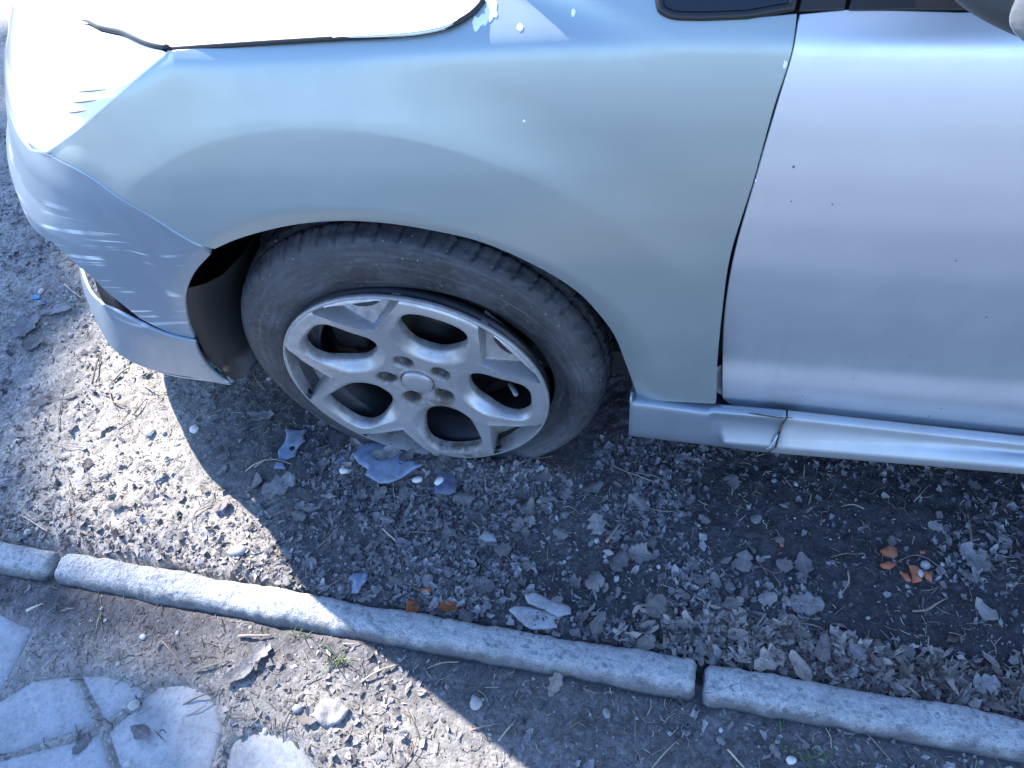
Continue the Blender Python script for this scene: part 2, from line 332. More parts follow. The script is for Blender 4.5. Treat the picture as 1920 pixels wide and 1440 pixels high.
def body_panel(name, poly, kind, mat, parent, grid=(.010, .008), depth=0., holes=(), lip=.012, extra=None, **k):
    poly = dedupe(np.asarray(poly, float)); v2, f = cdt_fill(poly, grid, holes, extra=extra)
    if callable(depth): depth = depth(v2[:, 0], v2[:, 1])
    P = surf(v2[:, 0], v2[:, 1], kind, depth); N = surf_n(v2[:, 0], v2[:, 1], kind)
    if (N[:, 1]).mean() > 0: N = -N
    # make the winding agree with the outward normal
    a, b, c = P[f[:, 0]], P[f[:, 1]], P[f[:, 2]]; s = np.einsum('ij,ij->i', np.cross(b-a, c-a), N[f[:, 0]])
    if s.sum() < 0: f = f[:, ::-1]
    return sheet(name, v2, f, P, N, mat, parent, lip=lip, **k)
def lathe(prof, n, axis_pt=(0, 0, 0), ang=None, fn=None):
    """profile of (r, y) turned about an axis along y; returns verts, quads"""
    prof = np.array(prof, float); t = np.linspace(0, 2*np.pi, n, endpoint=False)
    R = prof[:, 0][:, None]; Y = prof[:, 1][:, None]+0*t
    X = R*np.cos(t); Z = R*np.sin(t); V = np.stack([X, Y, Z], -1)
    m = len(prof); i = np.arange(m-1)[:, None]*n; j = np.arange(n); j2 = (j+1) % n
    Q = np.stack([i+j, i+j2, i+n+j2, i+n+j], -1).reshape(-1, 4)
    return V.reshape(-1, 3)+np.array(axis_pt), Q
def tube(pts, rad, k=6, cap=True):
    pts = np.array(pts, float); n = len(pts); rad = np.broadcast_to(rad, (n,)); V = []; 
    for i in range(n):
        d = pts[min(i+1, n-1)]-pts[max(i-1, 0)]; d /= max(1e-9, np.linalg.norm(d))
        u = np.cross(d, [0, 0, 1.]); 
        if np.linalg.norm(u) < 1e-3: u = np.cross(d, [1., 0, 0])
        u /= np.linalg.norm(u); v = np.cross(u, d)
        V += [pts[i]+rad[i]*(u*math.cos(a)+v*math.sin(a)) for a in np.arange(k)*2*np.pi/k]
    F = [(i*k+j, i*k+(j+1) % k, (i+1)*k+(j+1) % k, (i+1)*k+j) for i in range(n-1) for j in range(k)]
    if cap: F += [tuple(range(k))[::-1], tuple(range((n-1)*k, n*k))]
    return V, F
def box_vf(c, h, rot=0):
    x, y, z = h; V = [(sx*x, sy*y, sz*z) for sx in (-1, 1) for sy in (-1, 1) for sz in (-1, 1)]
    cs, sn = math.cos(rot), math.sin(rot)
    V = [(c[0]+a*cs-b*sn, c[1]+a*sn+b*cs, c[2]+d) for a, b, d in V]
    return V, [(0, 1, 3, 2), (4, 6, 7, 5), (0, 4, 5, 1), (2, 3, 7, 6), (0, 2, 6, 4), (1, 5, 7, 3)]
def bevel(me, w=.003, seg=2):
    bm = bmesh.new(); bm.from_mesh(me); bmesh.ops.bevel(bm, geom=bm.edges[:]+bm.verts[:], offset=w, segments=seg, affect='EDGES', profile=.5)
    bmesh.ops.recalc_face_normals(bm, faces=bm.faces[:]); bm.to_mesh(me); bm.free(); return me
class MB:
    def __init__(s): s.v = []; s.f = []
    def add(s, v, f):
        b = len(s.v); s.v += [tuple(q) for q in v]; s.f += [tuple(i+b for i in q) for q in f]; return s
    def mesh(s, name, smooth=True): return mesh(name, s.v, s.f, smooth)

# ------------------------------------------------------------------ materials
class NT:
    def __init__(s, name):
        s.m = bpy.data.materials.new(name); s.m.use_nodes = True; s.t = s.m.node_tree; s.b = s.t.nodes['Principled BSDF']
    def n(s, typ, **k):
        q = s.t.nodes.new(typ)
        for a, v in k.items(): setattr(q, a, v)
        return q
    def l(s, a, b): s.t.links.new(a, b)
    def set(s, **k):
        for a, v in k.items():
            i = s.b.inputs[a.replace('_', ' ')]
            i.default_value = (*v, 1) if isinstance(v, tuple) and len(v) == 3 else v
        return s
    def coord(s, kind='Object', scale=(1, 1, 1), rot=(0, 0, 0), loc=(0, 0, 0)):
        c = s.n('ShaderNodeTexCoord'); m = s.n('ShaderNodeMapping')
        m.inputs['Scale'].default_value = scale; m.inputs['Rotation'].default_value = rot; m.inputs['Location'].default_value = loc
        s.l(c.outputs[kind], m.inputs['Vector']); return m.outputs['Vector']
    def noise(s, vec, scale, detail=4, rough=.55, dist=0.):
        q = s.n('ShaderNodeTexNoise'); s.l(vec, q.inputs['Vector']); q.inputs['Scale'].default_value = scale
        q.inputs['Detail'].default_value = detail; q.inputs['Roughness'].default_value = rough; q.inputs['Distortion'].default_value = dist
        return q.outputs['Fac']
    def vor(s, vec, scale, feature='F1', out='Distance'):
        q = s.n('ShaderNodeTexVoronoi'); q.feature = feature; s.l(vec, q.inputs['Vector']); q.inputs['Scale'].default_value = scale
        return q.outputs[out]
    def ramp(s, fac, stops):
        q = s.n('ShaderNodeValToRGB'); e = q.color_ramp.elements
        while len(e) < len(stops): e.new(.5)
        for i, (p, c) in enumerate(stops):
            e[i].position = p; e[i].color = (*c, 1) if hasattr(c, '__len__') else (c, c, c, 1)
        s.l(fac, q.inputs['Fac']); return q.outputs['Color']
    def mix(s, fac, a, b, typ='MIX'):
        q = s.n('ShaderNodeMix', data_type='RGBA', blend_type=typ)
        for sock, v in ((q.inputs['Factor'], fac), (q.inputs['A'], a), (q.inputs['B'], b)):
            if hasattr(v, 'links') or hasattr(v, 'is_linked'): s.l(v, sock)
            elif isinstance(v, tuple): sock.default_value = (*v, 1) if len(v) == 3 else v
            else: sock.default_value = v
        return q.outputs['Result']
    def math(s, op, a, b=0., c=None):
        q = s.n('ShaderNodeMath', operation=op)
        for i, v in enumerate((a, b, c)):
            if v is None: continue
            if hasattr(v, 'is_linked'): s.l(v, q.inputs[i])
            else: q.inputs[i].default_value = v
        return q.outputs[0]
    def attr(s, name):
        q = s.n('ShaderNodeAttribute'); q.attribute_name = name; return q.outputs['Fac']
    def bump(s, h, strength=.5, dist=.002):
        q = s.n('ShaderNodeBump'); q.inputs['Strength'].default_value = strength; q.inputs['Distance'].default_value = dist
        s.l(h, q.inputs['Height']); s.l(q.outputs['Normal'], s.b.inputs['Normal']); return q
    def out(s, sock, name): s.l(sock, s.b.inputs[name]); return s
    def rand(s):
        q = s.n('ShaderNodeObjectInfo'); return q.outputs['Random']

def paint(name, col, rough=.34, metal=.72, specks=.5, scratch=False, dust=.25, many=.86):
    M = NT(name); M.set(Metallic=metal, Roughness=rough, Coat_Weight=.38, Coat_Roughness=.12)
    uv = M.coord('UV'); 
    cloud = M.noise(uv, 5, 3, .5)
    c = M.mix(M.math('MULTIPLY', cloud, .12), col, tuple(x*.86 for x in col))
    # dry water streaks running down the panel
    sv = M.coord('UV', (70, 3.5, 1)); st = M.ramp(M.noise(sv, 1, 3, .6), [(.55, 0.), (.75, 1.)])
    stm = M.math('MULTIPLY', st, M.ramp(M.noise(uv, 4, 2), [(.48, 0.), (.68, .35)]))
    c = M.mix(M.math('MULTIPLY', stm, .35), c, (.30, .30, .30))
    dm = M.ramp(M.noise(M.coord('UV', (1, 1, 1)), 9, 5, .65), [(.45, 0.), (.8, 1.)])
    c = M.mix(M.math('MULTIPLY', dm, .10*dust*4), c, (.36, .34, .31))
    sq_ = M.n('ShaderNodeSeparateXYZ'); M.l(uv, sq_.inputs[0]); low = M.math('MULTIPLY', M.ramp(sq_.outputs[1], [(.20, .55), (.52, 0.)]), M.ramp(M.noise(uv, 22, 5, .68), [(.34, .1), (.68, 1.)]))
    c = M.mix(M.math('MULTIPLY', low, min(dust*1.3, .42)), c, (.24, .245, .255))
    # fly specks and stone chips
    vo = M.vor(M.coord('UV', (1, .8, 1)), 34); sel = M.vor(M.coord('UV', (1, .8, 1)), 34, out='Color')
    keep = M.math('GREATER_THAN', M.math('MULTIPLY', sel, 1.), many)
    sp = M.math('MULTIPLY', M.math('LESS_THAN', vo, M.math('MULTIPLY', sel, .055)), keep)
    c = M.mix(M.math('MULTIPLY', sp, specks), c, (.07, .06, .055))
    r = M.math('ADD', M.math('MULTIPLY', dm, .10), rough)
    if scratch:
        sx = M.coord('UV', (4.5, 95, 1), (0, 0, math.radians(2)), (0, 0, 0))
        q = M.n('ShaderNodeMapping'); q.inputs['Rotation'].default_value = (0, 0, math.radians(-12))
        cc = M.n('ShaderNodeTexCoord'); M.l(cc.outputs['UV'], q.inputs['Vector'])
        q2 = M.n('ShaderNodeMapping'); q2.inputs['Scale'].default_value = (2.2, 105, 1); M.l(q.outputs[0], q2.inputs['Vector'])
        s1 = M.ramp(M.noise(q2.outputs[0], 1, 2, .55, 0.), [(.555, 0.), (.60, 1.)])
        reg = M.ramp(M.noise(uv, 9, 2, .5), [(.47, 0.), (.57, 1.)])
        # mask: a band across the corner of the bumper (u -0.95..-0.28, z 0.34..0.6)
        sep = M.n('ShaderNodeSeparateXYZ'); M.l(cc.outputs['UV'], sep.inputs[0])
        zb = M.ramp(sep.outputs['Y'], [(.33, 0.), (.40, 1.), (.52, 1.), (.61, 0.)])
        s1 = M.math('MULTIPLY', M.math('MULTIPLY', s1, reg), zb)
        c = M.mix(M.math('MULTIPLY', s1, .75), c, (.74, .78, .82))
        r = M.math('ADD', r, M.math('MULTIPLY', s1, .25))
        M.l(M.math('SUBTRACT', metal, M.math('MULTIPLY', s1, metal*.85)), M.b.inputs['Metallic'])
    M.out(c, 'Base Color'); M.out(r, 'Roughness')
    # orange peel and metallic flake
    fl = M.noise(M.coord('UV'), 900, 2, .7)
    M.bump(M.math('ADD', fl, M.math('MULTIPLY', M.noise(M.coord('UV'), 60, 2), .5)), .035, .001)
    return M.m
MAT = {}
MAT['fender_paint'] = paint('fender_paint', (.36, .425, .430), .44, .68, specks=.5)
MAT['door_paint'] = paint('door_paint', (.64, .68, .735), .42, .74, specks=.8, many=.58)
MAT['bumper_paint'] = paint('bumper_paint', (.25, .305, .365), .44, .58, scratch=True, dust=.5)
MAT['bonnet_paint'] = paint('bonnet_paint', (.74, .77, .80), .36, .60, specks=.2)
MAT['sill_paint'] = paint('sill_paint', (.42, .455, .49), .50, .42, specks=1., dust=1.6)

def simple(name, col, rough=.6, metal=0., bumpf=0., bscale=200, var=.15, vscale=30, **k):
    M = NT(name); M.set(Metallic=metal, Roughness=rough, **k)
    o = M.coord('Object'); n = M.noise(o, vscale, 5, .6)
    M.out(M.mix(n, tuple(c*(1-var) for c in col), tuple(min(1, c*(1+var)) for c in col)), 'Base Color')
    if bumpf: M.bump(M.noise(o, bscale, 4, .6), bumpf, .002)
    return M.m
MAT['black_plastic'] = simple('black_plastic', (.011, .0115, .013), .55, bumpf=.15, bscale=400)
MAT['inner_black'] = simple('inner_black', (.012, .012, .013), .8)
MAT['jamb'] = simple('jamb', (.012, .012, .014), .6)
MAT['inner_sill'] = simple('inner_sill', (.22, .23, .23), .5, var=.3)
MAT['rubber_seal'] = simple('rubber_seal', (.014, .014, .016), .45)
MAT['glass_dark'] = simple('glass_dark', (.006, .008, .014), .04, var=.02, Coat_Weight=.3)
MAT['mirror_plastic'] = simple('mirror_plastic', (.05, .053, .058), .42, bumpf=.1, bscale=900)
MAT['brake_metal'] = simple('brake_metal', (.035, .026, .022), .6, .5, bumpf=.3, var=.5)
MAT['dark_metal'] = simple('dark_metal', (.030, .030, .034), .40, .6, bumpf=.2, var=.4)
MAT['rust'] = simple('rust', (.11, .07, .045), .85, bumpf=.5, var=.5, vscale=120)
MAT['chip_white'] = simple('chip_white', (.82, .84, .84), .5)
MAT['lens'] = simple('lens', (.80, .83, .85), .12, var=.03, Coat_Weight=1., Coat_Roughness=.03)
MAT['rib'] = simple('rib', (.15, .17, .20), .5)
MAT['indicator'] = simple('indicator', (.17, .175, .18), .12, bumpf=.4, bscale=160, Coat_Weight=1.)
MAT['underbody'] = simple('underbody', (.03, .03, .03), .9)

def mat_rim():
    M = NT('rim_silver'); o = M.coord('Object')
    M.set(Metallic=.5, Coat_Weight=.15, Coat_Roughness=.15)
    d = M.ramp(M.noise(o, 16, 6, .7), [(.50, 0.), (.72, 1.)])
    sp = M.ramp(M.noise(o, 130, 4, .7), [(.60, 0.), (.68, 1.)])
    dirt_dark = M.attr('dirt_dark')
    c = M.mix(M.math('MULTIPLY', d, .30), (.42, .425, .44), (.23, .22, .215))
    c = M.mix(M.math('MULTIPLY', sp, .35), c, (.13, .11, .10))
    dn = M.math('MULTIPLY', dirt_dark, M.ramp(M.noise(o, 45, 5, .7), [(.30, .25), (.62, 1.)]))
    c = M.mix(M.math('MINIMUM', dn, 1.), c, (.085, .068, .055))
    M.out(c, 'Base Color'); M.out(M.math('ADD', M.math('MULTIPLY', M.math('MAXIMUM', d, dirt_dark), .25), .36), 'Roughness')
    M.out(M.math('SUBTRACT', .62, M.math('MULTIPLY', M.math('MINIMUM', dn, 1.), .6)), 'Metallic')
    M.bump(M.noise(o, 260, 5, .7), .12, .001)
    return M.m
MAT['rim'] = mat_rim()
def mat_tyre():
    M = NT('tyre_rubber'); o = M.coord('Object')
    dust = M.ramp(M.noise(o, 9, 6, .68), [(.40, 0.), (.70, 1.)]); fine = M.ramp(M.noise(o, 110, 4, .7), [(.5, 0.), (.8, 1.)])
    c = M.mix(M.math('MULTIPLY', dust, .55), (.022, .023, .028), (.088, .092, .105))
    c = M.mix(M.math('MULTIPLY', fine, .5), c, (.12, .12, .125))
    sp = M.math('LESS_THAN', M.vor(o, 60), .08); c = M.mix(M.math('MULTIPLY', sp, .6), c, (.30, .29, .28))
    sx = M.n('ShaderNodeSeparateXYZ'); M.l(o, sx.inputs[0]); dx, dz = M.math('SUBTRACT', sx.outputs[0], .012), M.math('SUBTRACT', sx.outputs[2], .255)
    rad = M.math('SQRT', M.math('ADD', M.math('MULTIPLY', dx, dx), M.math('MULTIPLY', dz, dz))); ang = M.math('ARCTAN2', dz, dx)
    cv = M.n('ShaderNodeCombineXYZ'); M.l(M.math('MULTIPLY', rad, 130.), cv.inputs[0]); M.l(M.math('MULTIPLY', ang, 2.2), cv.inputs[1])
    arc = M.ramp(M.noise(cv.outputs[0], 1., 4, .62), [(.50, 0.), (.70, 1.)]); c = M.mix(M.math('MULTIPLY', arc, .35), c, (.13, .134, .15))
    arc2 = M.ramp(M.noise(cv.outputs[0], 2.3, 3, .6), [(.60, 0.), (.66, 1.)]); c = M.mix(M.math('MULTIPLY', arc2, .5), c, (.012, .012, .013))
    M.out(c, 'Base Color'); M.set(Roughness=.72); M.out(M.math('ADD', M.math('MULTIPLY', dust, .2), .55), 'Roughness')
    M.bump(M.math('ADD', M.noise(o, 35, 4), M.math('MULTIPLY', M.noise(o, 300, 4, .7), .4)), .25, .003)
    return M.m
MAT['tyre'] = mat_tyre()

# ------------------------------------------------------------------ the ground: heights and one sheet to the horizon
KERB_A, KERB_B = np.array([-.8380, -.2700]), np.array([.9760, -.3190])       # far top edge of the kerb
KDIR = (KERB_B-KERB_A)/np.linalg.norm(KERB_B-KERB_A); KN = np.array([KDIR[1], -KDIR[0]])   # towards the pavement
def kerb_d(x, y): return (x-KERB_A[0])*KN[0]+(y-KERB_A[1])*KN[1]
SLABS = BAKED['slabs']
def slab_mask(x, y):
    m = np.zeros(np.shape(x)); pts = np.stack([np.ravel(x), np.ravel(y)], 1)
    near = (pts[:, 0] < .1) & (pts[:, 0] > -1.2) & (pts[:, 1] < -.3) & (pts[:, 1] > -.85); mm = m.ravel()
    for s in SLABS:
        s = np.array(s); q = pts[near]; d = edge_dist(s, q); d = np.where(inside(s, q), -d, d)
        mm[near] = np.maximum(mm[near], 1-sstep(-.012, .012, d))
    return mm.reshape(np.shape(x))
def ground_h(x, y):
    d = kerb_d(x, y)
    far = np.exp(-np.maximum(0, np.hypot(x, y)-3.0)/2.0)
    h = .016*(fbm(x, y, 3.1, 3, 5)-.5)+.012*(fbm(x, y, 14, 3, 11)-.5)+.008*(fbm(x, y, 55, 3, 23, .6)-.5)+.0025*(vnoise(x*190, y*190, 31)-.5)
    clod = np.clip(vnoise(x*95, y*95, 41)-.66, 0, 1)*.008*sstep(.35, .6, vnoise(x*6, y*6, 43)); h = h+clod*sstep(.25, -.25, x)*.9
    # the pavement side of the kerb is trodden down and smoother, and lies a little lower
    side = sstep(.0, .05, d); h = h*(1-.45*side)-.014*side*sstep(.0, .11, d)
    # soil banked against the kerb's car side; low gutter at the right where the leaves gather
    h = h-.010*np.exp(-(np.minimum(d+.02, 0)/.05)**2)*sstep(.2, .6, x)*(d < .02)
    h = h-.022*np.exp(-((d-.029)/.033)**4)                                    # the kerb stands in a trench in the soil
    h = h*far
    s = slab_mask(x, y); h = h-(.012+.0)*s+.006*s*(fbm(x, y, 11, 3, 77)-.45)*2
    t = np.exp(-(((x-.02)/.26)**2+((y-.11)/.14)**2)**2); h = h*(1-t)-.004*t+.030*np.exp(-((y+.010-.012*np.sin(x*9))/.032)**2)*sstep(.30, .14, np.abs(x-.03))*(.55+.7*fbm(x, y, 18, 2, 301))     # pressed flat under the tyre
    return h
def graded(a, b, st, far, first):
    c = list(np.arange(a, b, st)); 
    s = first; x = c[-1]; up = []
    while x < far: x += s; s *= 1.16; up.append(x)
    s = first; x = c[0]; dn = []
    while x > -far: x -= s; s *= 1.16; dn.append(x)
    return np.array(dn[::-1]+c+up)
gxs = graded(-1.55, 1.30, .0048, 260, .009); gys = graded(-.80, .62, .0048, 260, .009)
GX, GY = np.meshgrid(gxs, gys); GH = ground_h(GX, GY)
def gz(x, y):
    i = np.clip(np.searchsorted(gxs, x)-1, 0, len(gxs)-2); j = np.clip(np.searchsorted(gys, y)-1, 0, len(gys)-2)
    a = (x-gxs[i])/(gxs[i+1]-gxs[i]); b = (y-gys[j])/(gys[j+1]-gys[j])
    return (GH[j, i]*(1-a)+GH[j, i+1]*a)*(1-b)+(GH[j+1, i]*(1-a)+GH[j+1, i+1]*a)*b
# what the ground is made of, as a map: 'pale' = dry beige hoggin, lightened to look sunlit, 'loam' = dark leaf mould, 'pave' = trodden dusty soil
def m_pale(x, y):
    d = kerb_d(x, y)
    n = fbm(x, y, 3.5, 4, 91)-.5
    a = sstep(-.10, -.55, x+.5*n)*(d < .03)
    b = sstep(.06, .20, d+.14*n)*sstep(.75, -.2, x+.5*n)*.75
    return np.clip(a+b, 0, 1)
def m_loam(x, y):
    n = fbm(x, y, 4.5, 4, 97)-.5
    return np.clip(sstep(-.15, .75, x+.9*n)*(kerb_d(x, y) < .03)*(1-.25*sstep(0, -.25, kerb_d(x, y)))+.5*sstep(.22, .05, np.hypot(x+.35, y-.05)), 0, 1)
ny, nx = GX.shape; ii = np.arange(ny-1)[:, None]*nx+np.arange(nx-1)
gq = np.stack([ii, ii+1, ii+nx+1, ii+nx], -1).reshape(-1, 4)
gme = mesh_np('ground', np.stack([GX, GY, GH], -1).reshape(-1, 3), quads=gq)
attr(gme, 'pale', m_pale(GX, GY).ravel()); attr(gme, 'loam', m_loam(GX, GY).ravel())
attr(gme, 'far', sstep(1.2, 2.2, -kerb_d(GX, GY)*-1).ravel())
def mat_ground():
    M = NT('soil'); o = M.coord('Object'); pale, loam = M.attr('pale'), M.attr('loam')
    big = M.noise(o, 7, 5, .65); mid = M.noise(o, 48, 5, .68); fine = M.noise(o, 260, 4, .7)
    base = M.ramp(mid, [(.25, (.056, .052, .054)), (.50, (.098, .092, .094)), (.72, (.155, .146, .147))])
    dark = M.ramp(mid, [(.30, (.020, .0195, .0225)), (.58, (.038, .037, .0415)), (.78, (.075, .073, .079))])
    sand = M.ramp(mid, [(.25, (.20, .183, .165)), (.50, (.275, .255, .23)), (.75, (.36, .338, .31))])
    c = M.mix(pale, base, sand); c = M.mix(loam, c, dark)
    c = M.mix(M.ramp(big, [(.42, 0.), (.66, .45)]), c, M.mix(.5, c, (.035, .030, .028)))
    # grains of grit: each voronoi cell its own tone
    v1 = M.vor(o, 210, out='Color'); d1 = M.vor(o, 210)
    g = M.ramp(v1, [(.0, .55), (.55, .95), (.80, 1.15), (1., 1.7)])
    c = M.mix(.75, c, M.mix(1.0, c, g, 'MULTIPLY'))
    c = M.mix(M.ramp(fine, [(.40, 0.), (.70, .35)]), c, M.mix(1., c, (1.7, 1.7, 1.7), 'MULTIPLY'))
    M.out(c, 'Base Color'); M.set(Roughness=.95, Specular_IOR_Level=.25)
    h = M.math('ADD', M.math('MULTIPLY', d1, -.6), M.math('ADD', M.math('MULTIPLY', fine, .8), M.math('MULTIPLY', mid, 1.2)))
    M.bump(h, .55, .003)
    return M.m
MAT['soil'] = mat_ground()
ground = link('ground', gme, MAT['soil'], kind='structure')

# ------------------------------------------------------------------ kerb stones
def mat_kerb():
    M = NT('kerb_concrete'); o = M.coord('Object')
    n1 = M.noise(o, 40, 6, .7); n2 = M.noise(o, 170, 4, .7)
    c = M.ramp(n1, [(.28, (.30, .308, .315)), (.5, (.43, .437, .445)), (.74, (.54, .545, .545))])
    cell = M.vor(o, 95, out='Color'); dist = M.vor(o, 95)
    stone = M.math('MULTIPLY', M.math('LESS_THAN', dist, .42), M.math('GREATER_THAN', cell, .60))
    sc = M.ramp(M.vor(o, 95, out='Color'), [(.6, (.17, .18, .195)), (.8, (.30, .30, .30)), (.9, (.23, .24, .26)), (1., (.55, .54, .52))])
    c = M.mix(M.math('MULTIPLY', stone, .65), c, sc)
    c = M.mix(M.ramp(n2, [(.52, 0.), (.75, .55)]), c, (.50, .50, .49))
    c = M.mix(M.ramp(n2, [(.26, .85), (.42, 0.)]), c, (.08, .08, .085))
    fl = M.ramp(M.noise(o, 330, 3, .75), [(.56, 0.), (.66, 1.)]); c = M.mix(M.math('MULTIPLY', fl, .75), c, (.60, .61, .61))
    fd = M.ramp(M.noise(o, 240, 3, .7), [(.30, 1.), (.42, 0.)]); c = M.mix(M.math('MULTIPLY', fd, .65), c, (.10, .105, .115))
    vs_ = M.vor(o, 42); vc = M.vor(o, 42, out='Color'); inc = M.math('MULTIPLY', M.math('LESS_THAN', M.math('ADD', vs_, M.math('MULTIPLY', M.math('SUBTRACT', n2, .5), .18)), .30), M.math('GREATER_THAN', vc, .66)); c = M.mix(M.math('MULTIPLY', inc, .42), c, M.ramp(vc, [(.66, (.17, .20, .24)), (.8, (.24, .25, .27)), (.9, (.20, .25, .30)), (1., (.42, .42, .41))]))
    tc = M.n('ShaderNodeTexCoord'); sy = M.n('ShaderNodeSeparateXYZ'); M.l(tc.outputs['UV'], sy.inputs[0])
    soil = M.ramp(M.math('ADD', sy.outputs[1], M.math('MULTIPLY', M.math('SUBTRACT', M.noise(o, 24, 5, .65), .5), .034)), [(.0430, 0.), (.0560, 1.)]); c = M.mix(M.math('MULTIPLY', soil, .85), c, (.095, .088, .088))
    st = M.ramp(M.noise(o, 7, 6, .7), [(.46, 0.), (.66, 1.)]); c = M.mix(M.math('MULTIPLY', st, .30), c, (.18, .175, .165))
    ck = M.ramp(M.vor(M.coord('Object', (1, 1, 1)), 11, 'DISTANCE_TO_EDGE'), [(.0, 1.), (.012, 0.)]); ck = M.math('MULTIPLY', ck, M.ramp(M.noise(o, 5, 3), [(.56, 0.), (.62, 1.)])); c = M.mix(M.math('MULTIPLY', ck, .6), c, (.06, .06, .06))
    sx = M.n('ShaderNodeSeparateXYZ'); M.l(o, sx.inputs[0]); lowz = M.ramp(M.math('ADD', sx.outputs[2], M.math('MULTIPLY', M.math('SUBTRACT', n1, .5), .05)), [(-.0, 0.), (.0, 0.)]) if False else None
    M.out(c, 'Base Color'); M.set(Roughness=.9, Specular_IOR_Level=.3)
    M.bump(M.math('ADD', M.math('MULTIPLY', n2, 1.4), M.math('MULTIPLY', n1, 1.6)), 1.0, .005)
    return M.m
MAT['kerb'] = mat_kerb()
kerb = empty('kerb', (0.07, -.31, -.03), kind='structure')
def kerb_stone(s0, s1, seed, end0, end1, dn0=0., dn1=0., dz=0., **k):
    """a worn concrete kerb stone along the kerb line between s0 and s1 (metres from KERB_A)"""
    prof = np.array([(-.004, -.10), (-.003, -.02), (-.001, -.002), (.004, .006), (.012, .0095), (.024, .0105), (.034, .0100), (.042, .0075), (.050, .0015), (.0555, -.007), (.059, -.018), (.060, -.04), (.060, -.10)])
    prof = np.concatenate([smooth_curve(prof[1:-1], .0035)]); prof = np.concatenate([[(-.004, -.10)], prof, [(.060, -.10)]])
    n = int((s1-s0)/.0042); s = np.linspace(0, 1, n+1); L = s1-s0
    S, D = np.meshgrid(s*L, prof[:, 0], indexing='ij'); Z = np.broadcast_to(prof[:, 1], S.shape).copy()
    S0, D0 = S.copy(), D.copy()
    e = np.minimum(np.where(end0, S, 9), np.where(end1, L-S, 9)); rr = .010
    cap = np.clip(1-e/rr, 0, 1); shrink = 1-.16*cap**2.2; D = .028+(D-.028)*shrink; Z = np.where(Z > -.09, Z-.011*cap**2.4, Z)
    nse = fbm(S+seed*3.1, D, 38, 4, seed)-.5; big = fbm(S+seed, D, 9, 3, seed+3)-.5; pit = np.clip(vnoise((S+seed)*150, D*150, seed+5)-.78, 0, 1)
    Z = Z+np.where(Z > -.09, .0060*nse+.005*big-.018*pit, 0); D = D+np.where(Z > -.09, .005*nse+.006*big, 0)*np.sign(D-.028)*sstep(.012, .03, abs(D-.028))
    S = S+(e < .01)*.006*(fbm(D*1., Z+seed, 60, 3, seed+9)-.5)
    X = KERB_A[0]+(s0+S)*KDIR[0]+(D+dn0+(dn1-dn0)*S/L)*KN[0]; Y = KERB_A[1]+(s0+S)*KDIR[1]+(D+dn0+(dn1-dn0)*S/L)*KN[1]
    V = np.stack([X, Y, Z+dz], -1); a, b = S.shape; i = np.arange(a-1)[:, None]*b+np.arange(b-1)
    q = np.stack([i, i+b, i+b+1, i+1], -1).reshape(-1, 4)
    F = [tuple(t) for t in q]+[tuple(range(b))[::1], tuple(range((a-1)*b, a*b))[::-1]]
    me = mesh('kerb_stone', V.reshape(-1, 3), F); uv_from(me, np.stack([S0, D0], -1).reshape(-1, 2)); return link('kerb_stone', me, MAT['kerb'], kerb, **k)
kerb_stone(-1.6, -.845, 1, False, True, 0, 0, -.004); kerb_stone(-.840+.02-.02, .132, 2, True, True, .0, -.003, .002) if False else None
def s_at(x): return (x-KERB_A[0])/KDIR[0]
kerb_stone(s_at(-1.75), s_at(-.694), 4, True, True, .006, .003, -.001)
kerb_stone(s_at(-.671), s_at(.505), 2, True, True, .003, .001, .001)
kerb_stone(s_at(.519), s_at(1.75), 3, True, True, .004, .000, .000)

# ------------------------------------------------------------------ pavement slabs, half buried
def mat_slab():
    M = NT('slab_concrete'); o = M.coord('Object'); n1 = M.noise(o, 14, 6, .7); n2 = M.noise(o, 150, 5, .7)
    c = M.ramp(n1, [(.30, (.25, .25, .25)), (.55, (.37, .37, .37)), (.78, (.47, .465, .455))])
    c = M.mix(M.ramp(n2, [(.30, .55), (.50, 0.)]), c, (.15, .14, .135)); c = M.mix(M.ramp(n2, [(.58, 0.), (.8, .4)]), c, (.62, .62, .6))
    dn = M.noise(o, 28, 5, .65); dust = M.ramp(M.math('ADD', M.math('MULTIPLY', M.attr('edge'), .24), M.math('MULTIPLY', dn, .75)), [(.50, 0.), (.74, 1.)])
    c = M.mix(M.math('MULTIPLY', dust, .8), c, (.20, .19, .185))
    M.out(c, 'Base Color'); M.set(Roughness=.92); M.bump(n2, .5, .002); return M.m
MAT['slab'] = mat_slab()
pavement = empty('pavement', (-.45, -.56, -.04), kind='structure')
